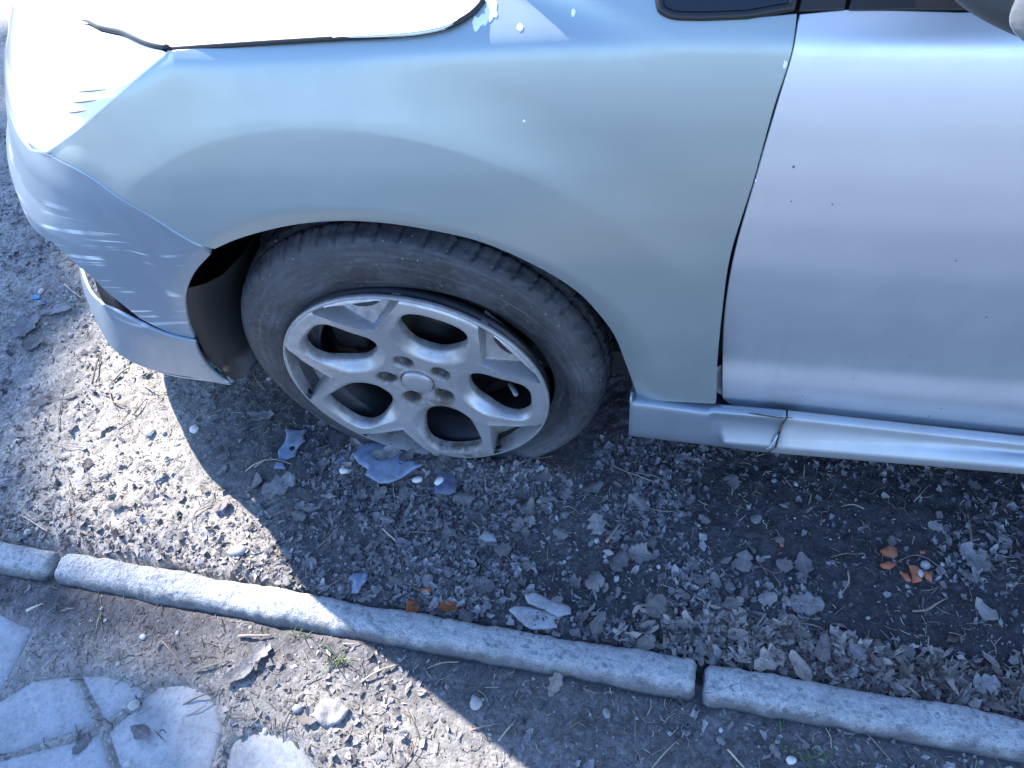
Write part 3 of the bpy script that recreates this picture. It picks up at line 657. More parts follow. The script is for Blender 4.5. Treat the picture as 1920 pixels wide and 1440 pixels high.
for k_, s in enumerate(SLABS):
    s = np.array(s, float); c = s.mean(0); sh = c+(s-c)*(1+.0035/np.linalg.norm(s-c, axis=1, keepdims=True))
    poly = straight(np.concatenate([sh, sh[:1]]), .008)[:-1]
    poly = poly+.004*(np.stack([fbm(poly[:, 0], poly[:, 1], 24, 3, 60+k_), fbm(poly[:, 0], poly[:, 1], 24, 3, 70+k_)], 1)-.5)
    v2, f = cdt_fill(poly, .007)
    e = edge_dist(poly, v2); zt = -.0170+.003*(fbm(v2[:, 0], v2[:, 1], 12, 4, 80)-.5)+.0015*(vnoise(v2[:, 0]*160, v2[:, 1]*160, 3)-.5)-.004*np.exp(-e/.006)
    P = np.column_stack([v2, zt]); N = np.tile([0, 0, 1.], (len(P), 1))
    n0 = len(P); be = border(f); bi = sorted({i for a in be for i in a}); mp = {i: n0+j for j, i in enumerate(bi)}
    V = np.concatenate([P, P[bi]-[0, 0, .05]]); F = [tuple(t) for t in f]+[(b, a, mp[a], mp[b]) for a, b in be]
    me = mesh('paving_slab', V, F); attr(me, 'edge', np.concatenate([1-np.clip(e/.030, 0, 1), np.ones(len(bi))])); link('paving_slab', me, MAT['slab'], pavement)

# ------------------------------------------------------------------ the car
car = empty('car', (.9, .9, 0), label='silver hatchback with a flat front tyre parked on bare soil beside the kerb', cat='car')
B = {k: np.array(v, float) for k, v in BAKED.items() if k not in ('pts', 'twigs', 'slabs', 'light_low', 'slit_top')}
def cur(P, st=.007): return smooth_curve(P, st)
def join(*parts):
    out = []
    for q in parts:
        q = np.asarray(q, float)
        out.append(q[:-1])
    return np.concatenate(out)
EXT = .0
# front fender (wing)
top = cur(B['fender_top']); belt = cur(B['fender_belt'], .006)
up = np.array([B['fender_top'][-1], (.222, .896), (.27, .912), (.330, .920), (.372, .914), B['fender_belt'][0]])
fender_poly = join(top, straight(up, .008), belt, cur(B['fender_gap']), straight(np.array([B['fender_gap'][-1], B['fender_bottom'][0], B['fender_bottom'][1]]), .008),
                   cur(B['fender_arch']), cur(B['fender_bumper']), cur(B['fender_light']))
uu = np.arange(-.16, .5, .005); zz_ = .856-.023*sstep(.35, -.15, uu)
crease_pts = np.concatenate([np.column_stack([uu, zz_+d]) for d in (-.010, -.0065, -.0035, -.001, .0015, .004, .0075, .011)])
aa_ = np.radians(np.arange(0, 200, .7)); crease_pts = np.concatenate([crease_pts]+[np.column_stack([AX+q*np.cos(aa_), AZ+q*np.sin(aa_)]) for q in (.385, .391, .397, .403, .409, .415, .493, .499, .505, .511, .517, .523, .530, .538)])
fender = body_panel('fender', fender_poly, 'fender', MAT['fender_paint'], car, (.008, .006), extra=crease_pts, lip=.006, label='greener, duller silver front wing')
def chips(spots):
    for (u, z, r, sq, sd) in spots:
        t = np.arange(22)*2*np.pi/22; rr = r*(1+.45*(fbm(np.cos(t)*2+sd, np.sin(t)*2, 1.3, 3, sd)-.5)*2)
        pu, pz = u+rr*np.cos(t)*sq, z+rr*np.sin(t); cu = np.append(pu, u); cz = np.append(pz, z)
        P = surf(cu, cz, 'fender', -.0006); N = surf_n(cu, cz); 
        me = mesh('paint_chip', P, [(i, (i+1) % 22, 22) for i in range(22)] if N[0][1] < 0 else [((i+1) % 22, i, 22) for i in range(22)])
        link('paint_chip', me, MAT['chip_white'], fender)
CH = B['chips']
chips([(*CH[0], .0075, .8, 3), (*CH[1], .0045, .8, 8), (*CH[2], .0040, 1.2, 15), (*CH[3], .0032, .8, 9), (*CH[4], .0026, 1.3, 4), (*CH[5], .0016, 1, 5), (*CH[6], .0035, .5, 6), (*CH[7], .0015, .6, 6)])

# door, rear door, quarter panel
gap = cur(B['door_gap']); bot = cur(B['door_bottom'])
zb = lambda u: np.interp(u, [.5, .9557, 3.4], [.228, .2164, .20])
door_poly = join(gap, bot, straight(np.array([B['door_bottom'][-1], (1.72, zb(1.72)), (1.72, .885), B['door_belt'][-1], B['door_belt'][1], B['door_belt'][0]]), .012))
door = body_panel('door', door_poly, 'door', MAT['door_paint'], car, (.012, .006), lip=.005, label='paler lavender silver front door')
# folded hem along the door's lower edge
hm = MB(); xs = np.arange(.56, 1.70, .02)
for dz_, dy_ in ((.010, -.0028), (.003, -.004), (-.002, -.001), (-.002, .006)):
    hm.v += [tuple(surf(x, zb(x)+dz_+.001, 'door')+[0, dy_, 0]) for x in xs]
nX = len(xs); hm.f = [(r*nX+i, (r+1)*nX+i, (r+1)*nX+i+1, r*nX+i+1) for r in range(3) for i in range(nX-1)]
link('door_hem', hm.mesh('door_hem'), MAT['sill_paint'], door)
rd = straight([(1.728, zb(1.73)), (2.36, zb(2.36)), (2.38, .60), (2.30, .40), (2.2, .25)][:1]+[(2.17, zb(2.17)), (2.30, .52), (2.42, .62), (2.50, .885), (1.728, .885), (1.728, zb(1.73))], .02)[:-1]
body_panel('rear_door', rd, 'door', MAT['door_paint'], car, (.03, .012))
ra = [(2.64+.36*math.cos(a), .30+.36*math.sin(a)) for a in np.radians(np.arange(150, -8, -8))]
rq = straight([(2.508, .885), (2.428, .62), (2.33, .54)]+ra+[(3.02, .25), (3.38, .30), (3.42, .60), (3.38, .885), (2.508, .885)], .02)[:-1]
body_panel('rear_wing', rq, 'door', MAT['door_paint'], car, (.03, .012))

# bumper, lip spoiler, slit
UE = UC
slit = B['slit']; run = lambda pts: straight(pts, .012)
bt = cur(B['bumper_top'])[::-1]
bump_poly = join(bt, run([B['bumper_top'][0], (-.56, .640), (-.62, .640), (-.70, .645), (UE, .635)]), run([(UE, .635), (UE, .47), (-.80, .47), (-.62, .498), slit[-1]]),
                 cur(slit[::-1]), straight([slit[0], (-.452, .378), (-.448, .3735)], .004), cur(np.array([(-.448, .3705), (-.4075, .3412), (-.3685, .3300)])), cur(B['bumper_arch'][::-1]))
bump_poly = np.array([q for i, q in enumerate(bump_poly) if i == 0 or np.linalg.norm(q-bump_poly[i-1]) > 1e-4])
bumper = body_panel('bumper', bump_poly, 'fender', MAT['bumper_paint'], car, (.010, .008), label='scraped bluish silver front bumper')
lt = np.array([B['lip_top'][0]]+list(B['lip_top'][1:])+[(-.80, .228), (UE, .228)])
lip_poly = join(cur(lt), run([(UE, .228), (UE, .190), (-.80, .192), (-.70, .200), (-.58, .209), B['lip_bottom'][2], B['lip_bottom'][1], B['lip_arch'][-1]]), cur(B['lip_arch'][::-1]))
lip_spoiler = body_panel('lip_spoiler', lip_poly, 'lip', MAT['bumper_paint'], bumper, (.010, .008), lip=.006)
# recess between bumper and lip: a dark moulding set back from both
rec = join(run([(-.385, .30), (-.40, .36), (-.445, .41), (-.50, .475), (-.62, .52), (UE, .52)]), run([(UE, .52), (UE, .125), (-.62, .14), (-.50, .20), (-.40, .24), (-.385, .30)]))
ztop = lambda u: np.interp(-u, -lt[:, 0], lt[:, 1])
rec_d = lambda u, z: .018+.09*sstep(-.42, -.72, u)*np.clip((np.minimum(z, ztop(u)+.01)-.2)/.16, 0, 1.3)
body_panel('grille_recess', rec, 'fender', simple('recess_plastic', (.030, .038, .055), .4), bumper, (.02, .015), depth=rec_d)
dam = join(run([(-.40, .09), (-.40, .25), (UE, .25)]), run([(UE, .25), (UE, .09), (-.40, .09)]))
body_panel('light_dam', dam, 'fender', MAT['inner_black'], bumper, (.03, .03), depth=.11)  # unseen; added to stop sunlight passing under the bumper
# air slots under the lip spoiler by the wheel
us = np.linspace(-.52, -.372, 40); pv = []
vs = MB(); nb = 9
for i in range(nb+1):
    u0 = -.52+.148*i/nb; q = surf(np.array([u0, u0+.0035, u0+.0035, u0]), np.array([.207, .206, .188, .190]), 'lip', .010)
    q2 = q+[0, .02, 0]; vs.add(np.concatenate([q, q2]), [(0, 1, 2, 3), (5, 4, 7, 6), (0, 4, 5, 1), (3, 2, 6, 7), (1, 5, 6, 2), (4, 0, 3, 7)])
q = np.concatenate([surf(us, us*0+.1915, 'lip', .008), surf(us, us*0+.1870, 'lip', .008), surf(us, us*0+.187, 'lip', .03)]); n = len(us)
vs.add(q, [(i, i+1, n+i+1, n+i) for i in range(n-1)]+[(n+i, n+i+1, 2*n+i+1, 2*n+i) for i in range(n-1)])
link('vent_strip', vs.mesh('vent_strip', False), MAT['sill_paint'], bumper)

# headlight
lrt = cur(B['light_rt']); 
ll = np.array([B['light_rt'][-1], (-.495, .660), (-.57, .6515), (-.64, .6530), (-.72, .6600), (-.80, .672)])
ltop = np.array([(-.80, .672), (-.83, .71), (-.815, .742), (-.70, .765), (-.58, .782), B['light_top'][-1]])
hl_poly = join(cur(ll), cur(ltop, .008), cur(B['light_top'][::-1]), lrt)
headlight = body_panel('headlight', hl_poly, 'fender', MAT['lens'], car, (.008, .006), depth=-.002, lip=.03, label='cloudy sunlit headlight with moulded ribs at its tail')
for i, (a, b) in enumerate([((-.3268, .7798), (-.262, .7972)), ((-.3427, .7650), (-.2825, .7826)), ((-.3664, .7467), (-.3110, .7651))]):
    t = np.linspace(0, 1, 14); u, z = a[0]+(b[0]-a[0])*t, a[1]+(b[1]-a[1])*t
    V, F = tube(surf(u, z, 'fender', -.0014), .0014*np.sin(np.pi*np.clip(t, .04, .96))**.4, 8)
    link('lens_rib', mesh('lens_rib', V, F), MAT['rib'], headlight)

# bonnet: a height field over (x, y), clipped to its outline
be_ = B['bonnet_edge']; bf = np.array([B['bonnet_edge'][0], *B['bonnet_front'][1:4], (-.468, .203), (-.549, .257), (-.617, .327), (-.68, .50), (-.72, .72), (-.73, .9)])
left = np.concatenate([cur(bf, .012)[::-1], cur(np.concatenate([be_, [(.235, .075), (.26, .14), (.27, .30), (.255, .60), (.25, .9)]]), .01)[1:]])
right = left[::-1][1:-1].copy(); right[:, 1] = 1.8-right[:, 1]
bon_poly = np.concatenate([left, right])
v2, f = cdt_fill(bon_poly, .018)
def bn(x, y):
    e = 1e-3; n = np.stack([-(bonnet_z(x+e, y)-bonnet_z(x-e, y))/(2*e), -(bonnet_z(x, y+e)-bonnet_z(x, y-e))/(2*e), np.ones_like(x)], -1)
    return n/np.linalg.norm(n, axis=1, keepdims=True)
sheet('bonnet', v2, f, np.column_stack([v2, bonnet_z(v2[:, 0], v2[:, 1])]), bn(v2[:, 0], v2[:, 1]), MAT['bonnet_paint'], car, lip=.004)

sq = np.concatenate([B['light_top'][:0:-1], B['fender_top']]); sq = cur(sq, .008); s3 = surf(sq[:, 0], sq[:, 1], 'fender', .0)+np.array([-.0004, .0030, .0030])
rr_ = np.where(sq[:, 0] < -.155, np.interp(sq[:, 0], [-.42, -.36, -.22, -.155], [.0005, .0034, .0044, .0030]), .0028)
g3 = .5*(surf(B['fender_top'][:, 0], B['fender_top'][:, 1], 'fender')+np.column_stack([be_, bonnet_z(be_[:, 0], be_[:, 1])])); g3 = smooth_curve(g3, .008)
s3 = np.concatenate([s3[sq[:, 0] < -.158], g3]); rr_ = np.concatenate([rr_[sq[:, 0] < -.158], np.full(len(g3), .0036)])
V, F = tube(s3, rr_, 8); link('bonnet_gap_shade', mesh('bonnet_gap_shade', V, F), MAT['rubber_seal'], car)  # dark tube standing in for the shade inside the bonnet gap

# structure behind the panels (dark, added to stop light leaking through the gaps)
inner = join(run([(-.47, .40), (-.44, .655), (-.30, .77), (-.17, .815), (.05, .835), (.19, .86), (.25, .90), (.54, .90), (.54, .24), (.372, .24)]),
             cur(np.array([(.372, .24), (.368, .32), (.335, .46), (.26, .58), (.15, .645), (0, .668), (-.12, .64), (-.21, .592), (-.30, .51), (-.36, .40), (-.385, .33), (-.47, .33), (-.47, .40)]), .01))
body_panel('inner_panel', inner, 'fender', MAT['jamb'], car, (.02, .02), depth=.048, lip=.03)
nose = join(run([(-.44, .655), (UE, .655), (UE, .30), (-.47, .33), (-.44, .655)]))
body_panel('bumper_beam', nose, 'fender', MAT['inner_black'], car, (.04, .04), depth=.06)
# unseen dark shield added inside the nose to block leaking sunlight
bk = join(run([(-.372, .22), (-.372, .34), (-.44, .40), (-.55, .52), (UE, .52)]), run([(UE, .52), (UE, .20), (-.70, .205), (-.45, .215), (-.372, .22)]))
body_panel('nose_light_block', bk, 'fender', MAT['inner_black'], car, (.03, .02), depth=.075, lip=.2)
bq = np.array([(-.12, .06), (.22, .12), (.25, .9), (.22, 1.68), (-.12, 1.74), (-.30, 1.62), (-.60, .9), (-.40, .22)])
v2, f = cdt_fill(straight(np.concatenate([bq, bq[:1]]), .05)[:-1], .05)
link('bonnet_liner', mesh('bonnet_liner', np.column_stack([v2, bonnet_z(v2[:, 0], v2[:, 1])-.045]), f), MAT['inner_black'], car)
# door jamb foot: silver return curving from the gap under the door
jm = MB(); js = cur(np.array([(.492, .33), (.4935, .285), (.498, .266), (.508, .256), (.522, .2515), (.56, .249), (.60, .247)]), .004)
w_ = .018; tang = np.gradient(js, axis=0); nn = np.stack([-tang[:, 1], tang[:, 0]], 1); nn /= np.linalg.norm(nn, axis=1, keepdims=True)
a_ = surf(js[:, 0], js[:, 1], 'fender', .028); q2 = js+nn*w_; b_ = surf(q2[:, 0], q2[:, 1], 'fender', .044); n = len(js)
jm.add(np.concatenate([a_, b_]), [(i, i+1, n+i+1, n+i) for i in range(n-1)])
link('door_jamb', jm.mesh('door_jamb'), MAT['inner_sill'], car)

# sills
def sill_prof(x):
    zt = .2605-.043*(x-.60) if x > .6 else .2605; zt = max(zt, .205); z0 = .157+.022*(x-.58)
    z0 = min(z0, .18)
    P = [(.060, zt-.030), (.017, zt-.026), (.0135, zt+.0005), (.006, zt+.001), (.001, zt-.001), (-.001, zt-.005), (.0025, zt-.014), (.001, zt-.030), (-.006, z0+.054), (-.0135, z0+.043), (-.0155, z0+.039), (-.0150, z0+.035), (-.006, z0+.012), (-.002, z0), (.002, z0-.002), (.06, z0-.001)]
    return np.array(P)
def flat_prof(x):
    zt = .2665-.010*sstep(.36, .52, x); z0 = np.interp(x, [.365, .58], [.1665, .157])
    t = np.array([.95, .97, 1, 1, .99, .95, .86, .7, .5, .36, .32, .28, .12, 0, -.02, -.02]); y = np.array([.06, .024, .020, .006, .0005, -.002, -.003, -.004, -.005, -.005, -.005, -.005, -.003, -.001, .004, .06])
    return np.column_stack([y, z0+(zt-z0)*t])
def loft(xs, fn, name, mat, parent, slant=0., cap=True, **k):
    rows = []
    for x in xs:
        p = fn(x); t = (p[:, 1]-p[:, 1].min())/np.ptp(p[:, 1]); rows.append(np.column_stack([x+(slant if slant else .010*sstep(.55, .598, x))*(t-.5), p]))
    A = np.array(rows); a, b = A.shape[:2]; i = np.arange(a-1)[:, None]*b+np.arange(b-1)
    q = np.stack([i, i+1, i+b+1, i+b], -1).reshape(-1, 4)
    F = [tuple(t) for t in q]+([tuple(range(b))[::-1], tuple(range((a-1)*b, a*b))] if cap else [])
    me = mesh(name, A.reshape(-1, 3), F); uv_from(me, A.reshape(-1, 3)[:, [0, 2]])
    return link(name, me, mat, parent, **k)
def mixp(x):
    a, b = flat_prof(x), sill_prof(x); t = np.clip((a[:, 1]-a[:, 1].min())/np.ptp(a[:, 1]), 0, 1)[:, None]; x0 = .486+.06*(1-t)**2.2
    w = sstep(0, .010, x-x0); return a*(1-w)+b*w
sill = loft(np.concatenate([np.arange(.602, 2.16, .02)]), sill_prof, 'sill', MAT['sill_paint'], car, .010)
front_sill = loft(np.concatenate([np.arange(.3665, .46, .012), np.arange(.46, .57, .002), np.arange(.57, .5985, .007)]), mixp, 'sill_end', MAT['bumper_paint'], car, .0, label='front end piece of the side sill, split from the rest')
# the turned-up tab at the wheel arch, and the broken seam
V, F = box_vf((.3675, .004, .271), (.0016, .006, .009)); link('sill_tab', bevel(mesh('sill_tab', V, F), .0008, 1), MAT['sill_paint'], front_sill)
V, F = tube([(.6005, -.004, .252), (.598, -.007, .243), (.5985, -.006, .236), (.596, -.008, .226)], [.002, .003, .002, .0014], 6); link('sill_clip', mesh('sill_clip', V, F), MAT['rust'], front_sill)
V, F = tube([(.548, -.001, .2655), (.560, -.004, .2680), (.575, -.004, .266), (.592, -.003, .262), (.612, -.001, .263)], [.0008, .0016, .0014, .0012, .0008], 6); link('sill_clip', mesh('sill_clip', V, F), MAT['rust'], front_sill)
V, F = tube([(.597, -.008, .222), (.594, -.012, .208), (.590, -.015, .196), (.586, -.0145, .188)], [.0016, .0022, .003, .002], 6); link('sill_clip', mesh('sill_clip', V, F), MAT['sill_paint'], front_sill)
loft(np.array([.575, .62]), lambda x: sill_prof(x)+[.005, -.005], 'sill_backing', MAT['jamb'], car, 0)

# quarter window, its seal, door glass seal, mirror base gap
qw = np.array([B['fender_belt'][0]+[0, .05], B['fender_belt'][0], B['fender_belt'][1], B['fender_belt'][2], B['fender_belt'][3], B['fender_belt'][4], (.4985, .8785), (.5005, .89), (.5035, .99), (.46, .99)])
qpoly = join(straight(qw[:2], .006), cur(qw[1:6], .005), straight(np.concatenate([qw[5:], qw[:1]]), .008))
def shrink(poly, d):
    t = np.roll(poly, -1, 0)-np.roll(poly, 1, 0); n_ = np.stack([-t[:, 1], t[:, 0]], 1); n_ /= np.linalg.norm(n_, axis=1, keepdims=True)
    q = poly+n_*d
    return q if inside(poly, q).mean() > .5 else poly-n_*d
quarter = body_panel('quarter_window', shrink(qpoly, .008), 'fender', MAT['glass_dark'], car, (.012, .012), depth=-.003)
sl = shrink(qpoly, .0035); V, F = tube(np.concatenate([surf(sl[:, 0], sl[:, 1], 'fender', -.002), surf(sl[:2, 0], sl[:2, 1], 'fender', -.002)]), .0042, 8)
link('window_seal', mesh('window_seal', V, F), MAT['rubber_seal'], quarter)
def belt_panel(name, u0, u1, parent, mat, z0=.8795, z1=.96, depth=-.004):
    return body_panel(name, straight([(u0, z0), (u1, z0), (u1+.004, z1), (u0+.010, z1), (u0, z0)], .01)[:-1], 'door', mat, parent, (.02, .02), depth=depth)
belt_panel('pillar_trim', .5045, .5415, car, MAT['rubber_seal'], .8805, .97)
belt_panel('window_trim', .5475, 1.715, door, MAT['rubber_seal'], .8795, .925)

# wheel arch liner
def arc_surface(r, y0, y1, a0, a1, n=40, m=8, cz=AZ, cx=AX):
    a = np.radians(np.linspace(a0, a1, n)); y = np.linspace(y0, y1, m); A, Y = np.meshgrid(a, y, indexing='ij')
    rr = r-.012*np.abs(np.sin(A*9))**8
    V = np.stack([cx+rr*np.cos(A), Y, cz+rr*np.sin(A)], -1); i = np.arange(n-1)[:, None]*m+np.arange(m-1)
    return V.reshape(-1, 3), np.stack([i, i+1, i+m+1, i+m], -1).reshape(-1, 4)
lb = MB(); V, F = arc_surface(.402, .016, .34, -14, 178); lb.add(V, F)
V, F = arc_surface(.402, .34, .342, -14, 178, 40, 2); 
bw = [(AX+.40*math.cos(a), .34, AZ+.40*math.sin(a)) for a in np.radians(np.linspace(-20, 200, 40))]; lb.add(bw, [tuple(range(40))])
liner = link('arch_liner', lb.mesh('arch_liner'), MAT['inner_black'], car)
# rubber flap of the liner behind the bumper, with its torn lower end
fl = B['bumper_arch']; edge = np.concatenate([fl[2:], B['lip_arch'][1:]]); e3 = np.concatenate([surf(fl[2:, 0], fl[2:, 1], 'fender', .006), surf(B['lip_arch'][1:, 0], B['lip_arch'][1:, 1], 'lip', .012)])
m = len(e3); rows = [e3]
for k_, (dx, dy) in enumerate([(.012, .004), (.026, .012), (.044, .03), (.058, .07), (.064, .14)]):
    q = e3+np.stack([np.full(m, dx), np.full(m, dy), np.zeros(m)], 1); q[-1, 2] += .010*k_; q[-2, 2] += .004*k_; rows.append(q)
A = np.array(rows); i = np.arange(5)[:, None]*m+np.arange(m-1)
link('mud_flap', mesh('mud_flap', A.reshape(-1, 3), np.stack([i, i+1, i+m+1, i+m], -1).reshape(-1, 4)), MAT['black_plastic'], liner)
V, F = lathe([(.0001, -.004), (.004, -.004), (.0055, -.002), (.0055, .004)], 10, (-.352, .012, .243)); link('liner_bolt', mesh('liner_bolt', V, F), MAT['rust'], liner)

# mirror
def superell(c, h, n=2.6, seg=(40, 24), tilt=0):
    a, b = np.meshgrid(np.linspace(-np.pi, np.pi, seg[0], endpoint=False), np.linspace(-np.pi/2, np.pi/2, seg[1]), indexing='ij')
    s = lambda t, e: np.sign(t)*np.abs(t)**e
    e = 2/n; V = np.stack([h[0]*s(np.cos(b), e)*s(np.cos(a), e), h[1]*s(np.cos(b), e)*s(np.sin(a), e), h[2]*s(np.sin(b), e)], -1)
    cs, sn = math.cos(tilt), math.sin(tilt); X = V[..., 0]*cs-V[..., 1]*sn; Y = V[..., 0]*sn+V[..., 1]*cs
    V = np.stack([X, Y, V[..., 2]], -1)+np.array(c); i = np.arange(seg[0])[:, None]; j = np.arange(seg[1]-1); i2 = (i+1) % seg[0]
    return V.reshape(-1, 3), np.stack([i*seg[1]+j, i2*seg[1]+j, i2*seg[1]+j+1, i*seg[1]+j+1], -1).reshape(-1, 4)
mirror = empty('mirror', (.74, -.10, .98), parent=car, label='dark grey door mirror with a clear indicator lens')
V, F = superell((.70, -.16, 1.02), (.15, .065, .07), 4.0, (64, 40), tilt=math.radians(-41)); link('mirror_housing', mesh('mirror_housing', V, F), MAT['mirror_plastic'], mirror)
V, F = superell((.644, -.194, .985), (.05, .012, .022), 3.0, tilt=math.radians(-41)); link('indicator_lens', mesh('indicator_lens', V, F), MAT['indicator'], mirror)
V, F = box_vf((.70, .00, .965), (.05, .06, .020), .1); link('mirror_foot', bevel(mesh('mirror_foot', V, F), .012, 3), MAT['mirror_plastic'], mirror)

# cabin: windscreen, pillars, glass, roof, tail, underside (above the frame, they throw the car's shade)
def grid_panel(name, rows, mat, parent=car):
    A = np.array(rows, float); a, b = A.shape[:2]; i = np.arange(a-1)[:, None]*b+np.arange(b-1)
    return link(name, mesh(name, A.reshape(-1, 3), np.stack([i, i+1, i+b+1, i+b], -1).reshape(-1, 4)), mat, parent)
ys = np.linspace(.14, 1.66, 13)
def cs(y): return 1-((y-.9)/.9)**2
grid_panel('windscreen', [[(.30-.10*cs(y)+t*(.80), y+(.9-y)*.22*t, .94+.02*cs(y)+t*.42+.05*math.sin(math.pi*t)) for y in ys] for t in np.linspace(0, 1, 9)], MAT['glass_dark'])
grid_panel('cowl', [[(x+.02-.09*cs(y), y, bonnet_z(x, y)-.012+.0*x) for y in ys] for x in (.20, .26, .33)], MAT['black_plastic'])
grid_panel('roof', [[(x, .9+(y-.9)*.80, 1.37+.05*math.sin(math.pi*(x-.9)/2.6)+.04*cs(y)) for y in np.linspace(.12, 1.68, 13)] for x in np.linspace(1.08, 3.15, 14)], MAT['bonnet_paint'])
def side_quad(name, x0, x1, xt0, xt1, mat, z0=.915, z1=1.385, y0=.034, y1=.275):
    return grid_panel(name, [[(x0+(x1-x0)*s+((xt0-x0)*(1-s)+(xt1-x1)*s)*t, y0+(y1-y0)*t-.03*math.sin(math.pi*t), z0+(z1-z0)*t) for s in np.linspace(0, 1, 8)] for t in np.linspace(0, 1, 8)], mat)
side_quad('door_glass', .56, 1.70, 1.12, 1.68, MAT['glass_dark'])
side_quad('rear_door_glass', 1.76, 2.48, 1.74, 2.42, MAT['glass_dark'])
side_quad('rear_pillar', 2.48, 3.34, 2.42, 3.10, MAT['door_paint'])
side_quad('centre_pillar', 1.70, 1.76, 1.68, 1.74, MAT['rubber_seal'])
grid_panel('front_pillar', [[(.34+.06*s+(.74)*t+.02*s*t, .075-.03*s+.235*t, .925+.455*t) for s in np.linspace(0, 1, 4)] for t in np.linspace(0, 1, 10)], MAT['door_paint'])
grid_panel('tailgate', [[(3.40-.10*(z > .9)*(z-.9)/.5*3, .9+(y-.9)*(1.0 if z < .9 else .8), z) for y in np.linspace(.02, 1.78, 9)] for z in (.25, .6, .9, 1.40)], MAT['door_paint'])
ub = MB(); V, F = box_vf((1.55, .9, .235), (1.80, .80, .03)); ub.add(V, F); V, F = box_vf((-.50, .9, .24), (.18, .70, .025)); ub.add(V, F)
link('underside', ub.mesh('underside', False), MAT['underbody'], car)
side_obs = [o for o in list(bpy.data.objects) if o.type == 'MESH' and o.parent in (car, door, bumper, fender, headlight, front_sill) and o.name.split('.')[0] in
            ('fender', 'door', 'rear_door', 'rear_wing', 'bumper', 'lip_spoiler', 'grille_recess', 'headlight', 'inner_panel', 'bumper_beam', 'nose_light_block', 'light_dam', 'sill', 'sill_end', 'arch_liner', 'front_pillar', 'door_glass', 'rear_door_glass', 'rear_pillar', 'centre_pillar')]
for o in side_obs:                                   # the far side is the near one mirrored
    c = o.copy(); COL.objects.link(c); c.parent = car; c.matrix_parent_inverse = ROOT_INV[car.name]; c.scale = (1, -1, 1); c.location = (0, 1.8, 0)
    if 'label' in c: del c['label']
    if c.name.startswith('fender'): pass

